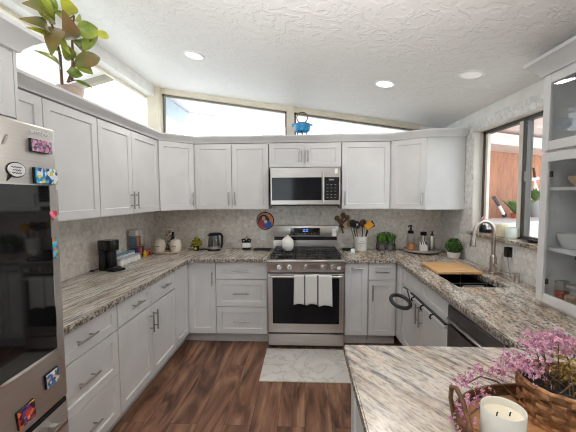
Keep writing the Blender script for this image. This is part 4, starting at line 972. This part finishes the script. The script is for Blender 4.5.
# lazy susan with bottles
LX, LY = 1.33, 3.72
o = MB().lathe([(.001, 0), (.10, 0), (.10, .012), (.19, .014), (.20, .02), (.2, .034), (.194, .034), (.19, .022), (.001, .022)], (0, 0, 0), 40).build('round_tray', mat('grey_stone_tray', srgb(170, 162, 152), .45)); o.location = (LX, LY, Z); tag(o, 'round grey tray of bottles in the right-hand corner', 'tray')
zt = Z+.0235
t = thing('oil_bottle', 'clear bottle with amber liquid and black pump on the corner tray', 'bottle', (LX-.115, LY+.03, zt))
MB().lathe([(.001, 0), (.045, 0), (.047, .01), (.045, .14), (.03, .185), (.018, .2), (.018, .21)], (0, 0, 0), 24).build('bottle', CLEARP, t)
MB().lathe([(.001, .004), (.043, .004), (.0445, .07), (.001, .072)], (0, 0, 0), 22).build('liquid', mat('amber_liquid', srgb(206, 142, 84), .3), t)
b = MB(); b.lathe([(.03, .185), (.032, .19), (.03, .215), (.012, .22), (.008, .26), (.014, .262), (.014, .28), (.001, .281)], (0, 0, 0), 16); b.tube([(0, 0, .272), (-.03, -.02, .272), (-.04, -.027, .262)], .006, 8); b.build('pump', BLACKP, t)
t = thing('spice_caddy', 'white ceramic caddy with small white tools on the corner tray', 'caddy', (LX-.01, LY-.07, zt))
MB().box(-.04, .04, -.03, .03, 0, .07, .006, 2).build('box', CERAM, t)
b = MB()
for x in (-.025, 0, .022): b.tube([(x, 0, .06), (x-.012, 0, .10)], .007, 8)
b.build('packets', PAPER, t)
t = thing('pepper_mill', 'steel and black pepper mill on the corner tray', 'mill', (LX+.035, LY+.05, zt))
MB().lathe([(.001, 0), (.034, 0), (.034, .08), (.03, .09)], (0, 0, 0), 22).build('base', BLACKP, t); MB().lathe([(.032, .085), (.032, .16), (.001, .16)], (0, 0, 0), 22).build('barrel', CHROME, t); MB().lathe([(.034, .16), (.034, .195), (.028, .2), (.001, .2)], (0, 0, 0), 22).build('cap', BLACKP, t)
t = thing('cruet', 'slim steel cruet with a black stopper on the corner tray', 'bottle', (LX+.12, LY+.02, zt))
MB().lathe([(.001, 0), (.032, 0), (.032, .13), (.016, .16), (.016, .165)], (0, 0, 0), 22).build('body', STEELH, t); MB().lathe([(.017, .16), (.017, .175), (.008, .185), (.008, .21), (.001, .21)], (0, 0, 0), 14).build('stopper', BLACKP, t)
# topiary
t = thing('potted_topiary', 'round green topiary in a white pot beside the sink', 'plant', (1.525, 3.37, Z))
MB().lathe([(.001, 0), (.05, 0), (.058, .01), (.064, .06), (.06, .062), (.001, .055)], (0, 0, 0), 24).build('pot', CERAM, t)
b = MB()
for k in range(420):
    z_ = 2*rnd.random()-1; a = rnd.random()*2*PI; q = math.sqrt(1-z_*z_); nrm = Vector((q*math.cos(a), q*math.sin(a), z_)); p = Vector((0, 0, .125)) + nrm*(.062+.01*rnd.random())*Vector((1, 1, .9)).length/1.67
    s1 = nrm.orthogonal().normalized(); s1 = Matrix.Rotation(rnd.random()*6, 3, nrm) @ s1; s2 = nrm.cross(s1)
    b.add([p, p+s1*.006+nrm*.005, p+s2*.0+s1*.0+nrm*.014, p-s1*.006+nrm*.005], [(0, 1, 2, 3)])
    b.add([p, p+s2*.007+nrm*.004, p+s1*.010+nrm*.009, p-s2*.006+nrm*.006], [(0, 1, 2, 3)])
b.ball((0, 0, .125), (.06, .06, .055), 16, 10, .1); b.build('foliage', mat('box_leaf', srgb(70, 118, 44), .55, c2=srgb(36, 70, 26), scale=60), t)
# window sill things
zs_ = WZ0+.0025
t = thing('figurine', 'small dark figurine with a red and white top on the window sill', 'figurine', (1.665, 3.10, zs_))
b = MB(); b.lathe([(.001, 0), (.03, 0), (.034, .03), (.028, .06), (.02, .07), (.001, .07)], (0, 0, 0), 16); b.build('body', BLACKP, t)
b = MB(); b.tube([(0, 0, .07), (.0, .0, .12)], .004, 6); b.ball((0, 0, .13), (.018, .014, .018), 10, 7); b.ball((0, .018, .115), (.012, .01, .01), 8, 6); b.build('flower', mat('red_white', srgb(210, 60, 70), .5, c2=srgb(240, 235, 235), scale=60, lo=.48, hi=.52), t)
t = thing('pillar_candle', 'cream square candle cup on the window sill', 'candle', (1.665, 2.795, zs_))
MB().box(-.035, .035, -.04, .04, 0, .105, .004, 2).build('cup', mat('ivory_wax', srgb(240, 228, 200), .4), t)
t = thing('glass_jar', 'pale green glass jar on the window sill right of the candle', 'jar', (1.665, 2.685, zs_))
MB().lathe([(.001, 0), (.04, 0), (.047, .01), (.047, .08), (.04, .09), (.037, .088), (.042, .078), (.042, .012), (.001, .008)], (0, 0, 0), 26).build('jar', mat('pale_green_glass', srgb(226, 236, 228), .15), t)
o = MB().box(-.02, .02, -.03, .03, 0, .022, .005, 2).build('black_clip', BLACKP); o.location = (1.66, 2.43, zs_); tag(o, 'small black clip on the window sill beside the glazed cabinet', 'clip')

# ------------------------------------------------------------------ outside the sink window
u = Vector((.875, .485, 0)); P0 = Vector((3.07, 5.5, 0)) - u*1.5
def obox(name, m, a0, a1, d0, d1, z0, z1):
    n = Vector((u.y, -u.x, 0)); b = MB(); q = [P0+u*a+n*d for a, d in ((a0, d0), (a1, d0), (a1, d1), (a0, d1))]
    b.prism([(p.x, p.y, z0) for p in q], (0, 0, z1-z0)); return b.build(name, m)
PLY = mat('orange_plywood', srgb(188, 124, 86), .6, c2=srgb(160, 98, 66), scale=3, stretch=(3, 3, .8), dist=2)
o = obox('exterior_wall', PLY, 0, 5.5, -.1, 0, -.12, 2.26); o['kind'] = 'structure'
o = obox('exterior_soffit', mat('pink_white_soffit', srgb(232, 214, 210), .6), 0, 5.5, -.15, .5, 2.26, 2.42); o['kind'] = 'structure'
rf = MB(); n_ = Vector((u.y, -u.x, 0))
q = [P0+u*-.3+n_*-.15, P0+u*5.5+n_*-.15, P0+u*5.5+n_*2.3, P0+u*-.3+n_*2.3]
rf.prism([(p.x, p.y, z) for p, z in zip(q, (2.42, 2.42, 2.62, 2.62))], (0, 0, .06))
o = rf.build('exterior_roof', mat('patio_cover_paint', srgb(232, 214, 208), .7)); o['kind'] = 'structure'
oc = obox('outdoor_cabinet', mat('outdoor_white', srgb(206, 206, 208), .5), 0.22, 2.8, .3, .9, -.12, 1.20); tag(oc, 'white outdoor cabinet against the orange wall beyond the window', 'cabinet')
og = obox('outdoor_grill', mat('grill_grey', srgb(120, 122, 124), .4, .5), -.32, .18, .45, .9, -.12, 1.17); tag(og, 'grey steel grill left of the white cabinet beyond the window', 'grill')
def opt(a, d, z): n = Vector((u.y, -u.x, 0)); p = P0+u*a+n*d; return Vector((p.x, p.y, z))
for a, lab, m_ in ((1.42, 'low green plant in a red pot on the outdoor cabinet', mat('red_pot', srgb(190, 90, 70), .6)), (1.95, 'green plant in a grey pot on the outdoor cabinet', mat('grey_pot', srgb(176, 178, 186), .6))):
    p = opt(a, .47, 1.2005); t = thing('potted_plant', lab, 'plant', p, 0, 'plants beyond the window')
    big = a > 1.7
    MB().lathe([(.001, 0), (.1, 0), (.17 if big else .1, .26 if big else .07), (.001, .24 if big else .06)], (0, 0, 0), 20).build('pot', m_, t)
    b = MB()
    for k in range(60):
        aa = rnd.random()*6.28; l = .12+.12*rnd.random(); p0 = Vector((.05*math.cos(aa), .05*math.sin(aa), .24 if big else .06)); p2 = p0+Vector((l*.8*math.cos(aa), l*.8*math.sin(aa), l)); s_ = Vector((-math.sin(aa), math.cos(aa), 0))*.03; pm = (p0+p2)/2+Vector((0, 0, .03))
        b.add([p0, pm+s_, p2, pm-s_], [(0, 1, 2, 3)])
    b.build('leaves', GREEN, t)
t = thing('hand_tool', 'black and white handled tool leaning on the orange wall beyond the window', 'tool', opt(1.15, .42, 1.25))
p1, p2, p3 = Vector((0, 0, 0)), -u*.14+Vector((0, 0, .15)), -u*.27+Vector((0, 0, .27))
MB().tube([p1, p2], .022, 8).build('shaft', PAPER, t); MB().tube([p2, p3], .024, 8).build('grip', GREYP, t); MB().ball(p1, .035, 10, 6).build('head', BLACKP, t)
t = thing('spray_bottle', 'white spray bottle hanging on the orange wall beyond the window', 'bottle', opt(2.55, .10, 1.5))
MB().lathe([(.001, 0), (.05, 0), (.055, .15), (.02, .26), (.02, .32), (.001, .32)], (0, 0, 0), 16).build('bottle', PAPER, t); MB().tube([(-.12, 0, .3), (.06, 0, .34)], .03, 8).build('nozzle', PAPER, t); MB().tube([(0, .0, .34), (-.03, 0, .52)], .02, 8).build('strap', WOODD, t)

# ------------------------------------------------------------------ blue pot on the crown
t = thing('fondue_pot', 'blue pot with a ring handle on top of the cabinets above the range', 'pot', (-.02, 3.74, 2.1405))
BLUE = mat('blue_enamel', srgb(30, 130, 190), .25, c2=srgb(50, 160, 214), scale=20)
b = MB()
for k in range(3):
    a = 2*PI*k/3 - PI/2; b.tube([(.07*math.cos(a), .07*math.sin(a), 0), (.06*math.cos(a), .06*math.sin(a), .14)], .008, 8)
b.build('stand', BLACKM, t)
MB().lathe([(.001, .13), (.06, .13), (.085, .15), (.092, .2), (.095, .225), (.088, .225), (.08, .16), (.001, .14)], (0, 0, 0), 30).build('pot', BLUE, t)
for s in (-1, 1): MB().tube([(s*.085, 0, .205), (s*.115, 0, .21), (s*.115, 0, .225), (s*.09, 0, .222)], .006, 8).build('side_handle', BLUE, t)
MB().lathe([(.09, .225), (.06, .24), (.001, .25)], (0, 0, 0), 26).build('lid', DARKSTEEL, t)
MB().tube([(.06*math.sin(a), .0, .30-.06*math.cos(a)) for a in [2*PI*k/28 for k in range(28)]], .006, 8, True).build('ring_handle', mat('aged_brass', srgb(120, 100, 80), .4, .7), t)

# ------------------------------------------------------------------ rubber plant on the left cabinets
PX, PY, PZ = -1.585, 2.18, 2.1405
LV = [
    ((-1.34, 1.713, 2.481), (-1.24, 1.449, 2.434), 0.036, 1),
    ((-1.38, 1.747, 2.453), (-1.26, 1.457, 2.369), 0.026, 1),
    ((-1.4, 1.755, 2.426), (-1.3, 1.529, 2.367), 0.013, 2),
    ((-1.32, 1.688, 2.473), (-1.24, 1.569, 2.544), 0.031, 0),
    ((-1.3, 1.701, 2.529), (-1.28, 1.66, 2.595), 0.015, 0),
    ((-1.3, 1.837, 2.587), (-1.24, 1.67, 2.599), 0.031, 2),
    ((-1.36, 1.903, 2.483), (-1.25, 1.699, 2.527), 0.036, 1),
    ((-1.36, 1.95, 2.545), (-1.27, 2.015, 2.604), 0.041, 0),
    ((-1.3, 2.03, 2.582), (-1.26, 2.123, 2.6), 0.020, 2),
    ((-1.4, 2.066, 2.491), (-1.33, 2.108, 2.62), 0.031, 0),
    ((-1.36, 1.796, 2.497), (-1.3, 1.658, 2.303), 0.038, 1),
    ((-1.42, 1.792, 2.406), (-1.38, 1.661, 2.356), 0.013, 2),
    ((-1.46, 1.928, 2.328), (-1.38, 1.672, 2.326), 0.015, 0),
    ((-1.42, 1.996, 2.389), (-1.33, 2.13, 2.478), 0.038, 1),
    ((-1.44, 2.033, 2.411), (-1.36, 2.085, 2.354), 0.031, 0),
    ((-1.48, 2.013, 2.343), (-1.42, 2.075, 2.345), 0.026, 0),
    ((-1.5, 2.11, 2.328), (-1.42, 2.171, 2.294), 0.010, 0),
    ((-1.4, 1.847, 2.502), (-1.34, 1.853, 2.381), 0.015, 0),
    ((-1.46, 2.155, 2.537), (-1.42, 1.988, 2.529), 0.026, 1),
    ((-1.46, 1.934, 2.418), (-1.42, 1.814, 2.405), 0.015, 0),
    ((-1.48, 2.063, 2.436), (-1.44, 1.928, 2.485), 0.031, 0),
    ((-1.46, 2.106, 2.529), (-1.42, 2.16, 2.59), 0.031, 0),
    ((-1.36, 1.861, 2.574), (-1.32, 1.72, 2.551), 0.020, 0),
    ((-1.38, 2.029, 2.65), (-1.34, 1.918, 2.603), 0.026, 0),
]
STEMS = [[(-1.56, 2.071, 2.291), (-1.46, 1.933, 2.412), (-1.38, 1.797, 2.472), (-1.33, 1.701, 2.49)], [(-1.56, 2.165, 2.348), (-1.46, 2.046, 2.46), (-1.37, 1.918, 2.501), (-1.3, 1.845, 2.586)], [(-1.56, 2.126, 2.322), (-1.45, 2.057, 2.42), (-1.4, 2.086, 2.519), (-1.34, 2.061, 2.579)], ]

t = thing('rubber_plant', 'large-leaved rubber plant in a pale pot on the left wall cabinets', 'plant', (PX, PY, PZ))
MB().lathe([(.001, 0), (.055, 0), (.066, .02), (.08, .15), (.084, .16), (.076, .16), (.072, .15), (.001, .14)], (0, 0, 0), 28).build('pot', TERRA, t)
MB().lathe([(.001, .141), (.072, .15), (.001, .152)], (0, 0, 0), 20).build('soil', mat('soil', srgb(60, 46, 36), .9), t)
W0 = Vector((PX, PY, PZ)); EYE = Vector((0, 0, 1.56))
stems = [[tuple(Vector(q)-W0) for q in l] for l in STEMS]
b = MB()
for s in stems: b.tube(s, [.009, .008, .006, .005][:len(s)], 8)
leaves = []
def leaf(base, tip, wid, up, k):
    base, tip, up = Vector(base), Vector(tip), Vector(up).normalized()
    d_ = tip-base; L = d_.length; d_.normalize(); sd = d_.cross(up).normalized(); nr = sd.cross(d_)
    vs = []; fs = []; n = 10
    for i in range(n+1):
        q = i/n; wv = wid*(math.sin(PI*min(1, q**.82))**.8)*(1 if q < .9 else 1-(q-.9)*4) if 0 < i < n else .002
        c_ = base + d_*L*q + nr*(.12*L*math.sin(PI*q*.9) - .10*L*q*q)
        for s in (-1, -.5, 0, .5, 1): vs.append(c_ + sd*wv*s + nr*abs(s)*wv*.28)
    for i in range(n):
        for j in range(4): fs.append((i*5+j, (i+1)*5+j, (i+1)*5+j+1, i*5+j+1))
    leaves[k].add(vs, fs, True)
leaves = [MB(), MB(), MB()]
for a, t_, wd_, k in LV:
    a = Vector(a)-W0; t_ = Vector(t_)-W0; up_ = (EYE-W0-a).normalized() + Vector((rnd.uniform(-.35, .35), rnd.uniform(-.35, .35), rnd.uniform(0, .45)))
    leaf(a, t_, wd_*1.22, up_, k)
    q = min((Vector(p) for l in stems for p in l), key=lambda p: (p-a).length); b.tube([q, a], .004, 5)
b.build('stems', mat('stem_brown', srgb(110, 84, 60), .6), t)
for k, nm in enumerate(('foliage', 'foliage', 'foliage')): leaves[k].build(nm, (RUBBERLEAF, RUBBERDARK, YLEAF)[k], t, fix=False)

# ------------------------------------------------------------------ peninsula: tray, candle, basket of blossom
KX, KY = .69, .86
t = thing('wicker_tray', 'oval wicker tray with looped handles on the peninsula worktop', 'tray', (KX, KY, Z))
b = MB(); b.lathe([(.001, 0), (.93, 0), (.98, .004), (.98, .008), (.001, .008)], (0, 0, 0), 40, .27, .175); b.build('base', mat('birch_base', srgb(190, 142, 98), .5, c2=srgb(166, 118, 80), scale=6, stretch=(2, 12, 1)), t)
b = MB()
for j in range(4):
    n = 72; b.tube([((.272+.004*math.sin(k*PI+j*PI))*math.cos(2*PI*k/n), (.177+.004*math.sin(k*PI+j*PI))*math.sin(2*PI*k/n), .012+j*.009) for k in range(n)], .0055, 6, True)
b.build('rim', WICKD, t)
for s in (-1, 1):
    b = MB(); b.tube([(s*.262, -.055, .01), (s*.275, -.052, .07), (s*.282, -.032, .115), (s*.284, 0, .13), (s*.282, .032, .115), (s*.275, .052, .07), (s*.262, .055, .01)], .0062, 10); b.build('handle', WICKD, t)
t = thing('candle', 'white two-wick candle in a frosted jar on the wicker tray', 'candle', (.500, .812, Z+.0085))
MB().lathe([(.001, 0), (.046, 0), (.0495, .004), (.0505, .10), (.049, .102), (.0465, .10), (.0455, .083), (.0455, .08), (.001, .004)], (0, 0, 0), 40).build('jar', FROST, t)
MB().lathe([(.0454, .072), (.0454, .083), (.042, .081), (.001, .0805)], (0, 0, 0), 36).build('wax', WAX, t)
for s in (-.016, .016): MB().tube([(s, 0, .079), (s+.001, 0, .088), (s+.003, 0, .091)], .0016, 6).build('wick', BLACKP, t)
b = MB(); b.prism([(.0503*math.cos(a), .0503*math.sin(a), .045+q) for a, q in ((-1.9, 0), (-1.75, .018), (-1.6, .012), (-1.5, .02), (-1.45, 0))], (.0004, -.001, 0)); b.build('gold_mark', mat('gold_print', srgb(190, 160, 80), .4, .3), t)
# basket
BX, BY, BR_, BH = .725, .92, .105, .12
t = thing('woven_basket', 'brown woven basket of pink blossom on the wicker tray', 'basket', (BX, BY, Z+.0085))
b = MB(); NC, NR = 18, 6
for r_ in range(NR):
    z0_ = .006 + r_*(BH-.012)/NR; z1_ = z0_ + (BH-.012)/NR - .002
    for c_ in range(NC):
        out = (c_ + r_) % 2; vs = []; fs = []
        for i in range(5):
            a = 2*PI*(c_ + (0, .12, .5, .88, 1)[i])/NC; bulge = (.0065 if out else -.006)*(0, 1, 1, 1, 0)[i]
            for z_ in (z0_, (z0_+z1_)/2, z1_):
                q = BR_*(.86+.14*z_/BH) + bulge + (.0025 if z_ not in (z0_, z1_) else 0); vs.append((q*math.cos(a), q*math.sin(a), z_))
        for i in range(4):
            for j in range(2): fs.append((i*3+j, (i+1)*3+j, (i+1)*3+j+1, i*3+j+1))
        b.add(vs, fs, True)
b.lathe([(.001, 0), (BR_*.86, 0), (BR_*.86, .008), (BR_*.82, .01), (BR_*.95, BH-.01), (BR_*.93, BH-.01), (BR_*.8, .012), (.001, .012)], (0, 0, 0), 30)
n = 60; b.tube([((BR_+.002)*math.cos(2*PI*k/n), (BR_+.002)*math.sin(2*PI*k/n), BH-.004+.0015*math.sin(k*1.5)) for k in range(n)], .006, 8, True)
b.build('basket', WICK, t)
MB().lathe([(.001, BH-.035), (BR_*.92, BH-.03), (BR_*.92, BH-.04), (.001, BH-.045)], (0, 0, 0), 24).build('filling', mat('dark_moss', srgb(40, 38, 34), .9, c2=srgb(18, 18, 18), scale=60, bump=.6), t)
bl = MB(); bd = MB(); st = MB(); yf = MB()
def blossom(mb, p, s):
    d_ = Vector((rnd.gauss(0, 1), rnd.gauss(0, 1), rnd.gauss(0, 1)+.4)).normalized(); s1 = d_.orthogonal().normalized(); s2 = d_.cross(s1)
    for k in range(4):
        a = k*PI/2 + rnd.random(); e = (s1*math.cos(a)+s2*math.sin(a)); f_ = d_.cross(e)
        mb.add([p, p+e*s*.6+f_*s*.4+d_*s*.25, p+e*s*1.15+d_*s*.4, p+e*s*.6-f_*s*.4+d_*s*.25], [(0, 1, 2, 3)])
def spray(mb2, root, heads, R, n, s=.0062):
    for h in heads:
        h = Vector(h); rt = Vector(root)+Vector((rnd.gauss(0, .02), rnd.gauss(0, .02), 0)); mid = (rt+h)/2+Vector((rnd.gauss(0, .01), rnd.gauss(0, .01), .02)); mb2.tube([rt, mid, h], [.0022, .0018, .0013], 5)
        for k in range(n):
            p = h + Vector((rnd.gauss(0, R), rnd.gauss(0, R), rnd.gauss(0, R*.75)))
            blossom(bl if rnd.random() < .6 else bd, p, s*(.7+.6*rnd.random()))
heads = [(-.06, .02, .185), (-.03, .05, .20), (.0, .02, .21), (.03, .05, .205), (.07, .03, .19), (.10, .05, .175), (-.10, .01, .165), (-.12, .03, .15), (.12, .0, .14), (.13, -.05, .115), (.11, -.08, .085), (.14, .06, .165), (-.085, -.01, .145), (.09, -.02, .15), (.14, -.09, .06), (.05, .09, .195), (-.02, .09, .185), (.17, .0, .12), (.11, -.11, .04)]
spray(st, (0, 0, BH-.04), heads, .019, 64)
for k in range(90):
    a = rnd.random()*6.28; p = Vector((.02+.05*math.cos(a)*rnd.random(), .02+.05*math.sin(a)*rnd.random(), BH-.02+.09*rnd.random())); yf.ball(p, .004, 6, 4)
bl.build('pink_blossoms', PINK, t, fix=False); bd.build('mauve_blossoms', PINKD, t, fix=False); st.build('stems', mat('twig', srgb(96, 74, 50), .7), t); yf.build('buds', mat('ochre_buds', srgb(160, 130, 60), .6), t)
# loose sprigs of the same blossom lying in the tray
def sprig(label, base, pts, hd, n):
    global bl, bd
    t = thing('blossom_sprig', label, 'flowers', base, 0, 'loose blossom sprigs in the wicker tray')
    s = MB(); s.tube(pts, [.004, .003, .0025, .002][:len(pts)], 6); bl = MB(); bd = MB()
    for h in hd:
        for k in range(n): blossom(bl if rnd.random() < .5 else bd, Vector(h)+Vector((rnd.gauss(0, .016), rnd.gauss(0, .016), abs(rnd.gauss(0, .013))+.004)), .006*(.7+.6*rnd.random()))
    s.build('twig', mat('twig', srgb(96, 74, 50), .7), t); bl.build('pink_blossoms', PINK, t, fix=False); bd.build('mauve_blossoms', PINKD, t, fix=False)
sprig('pink blossom sprig arching over the tray between candle and basket', (.585, .985, Z+.009), [(.07, -.02, .01), (.0, .0, .07), (-.05, .0, .085), (-.09, -.01, .07)], [(-.09, -.01, .06), (-.05, .005, .085), (-.10, .01, .05), (0, .01, .08), (.03, .015, .075)], 36)
sprig('pink blossom sprig lying beside the tray handle', (.47, .91, Z+.009), [(.08, .03, .02), (.03, .01, .03), (-.03, -.02, .012)], [(-.03, -.03, .01), (-.02, .01, .015), (.02, .02, .03), (.06, .045, .03), (-.04, -.05, .005)], 34)
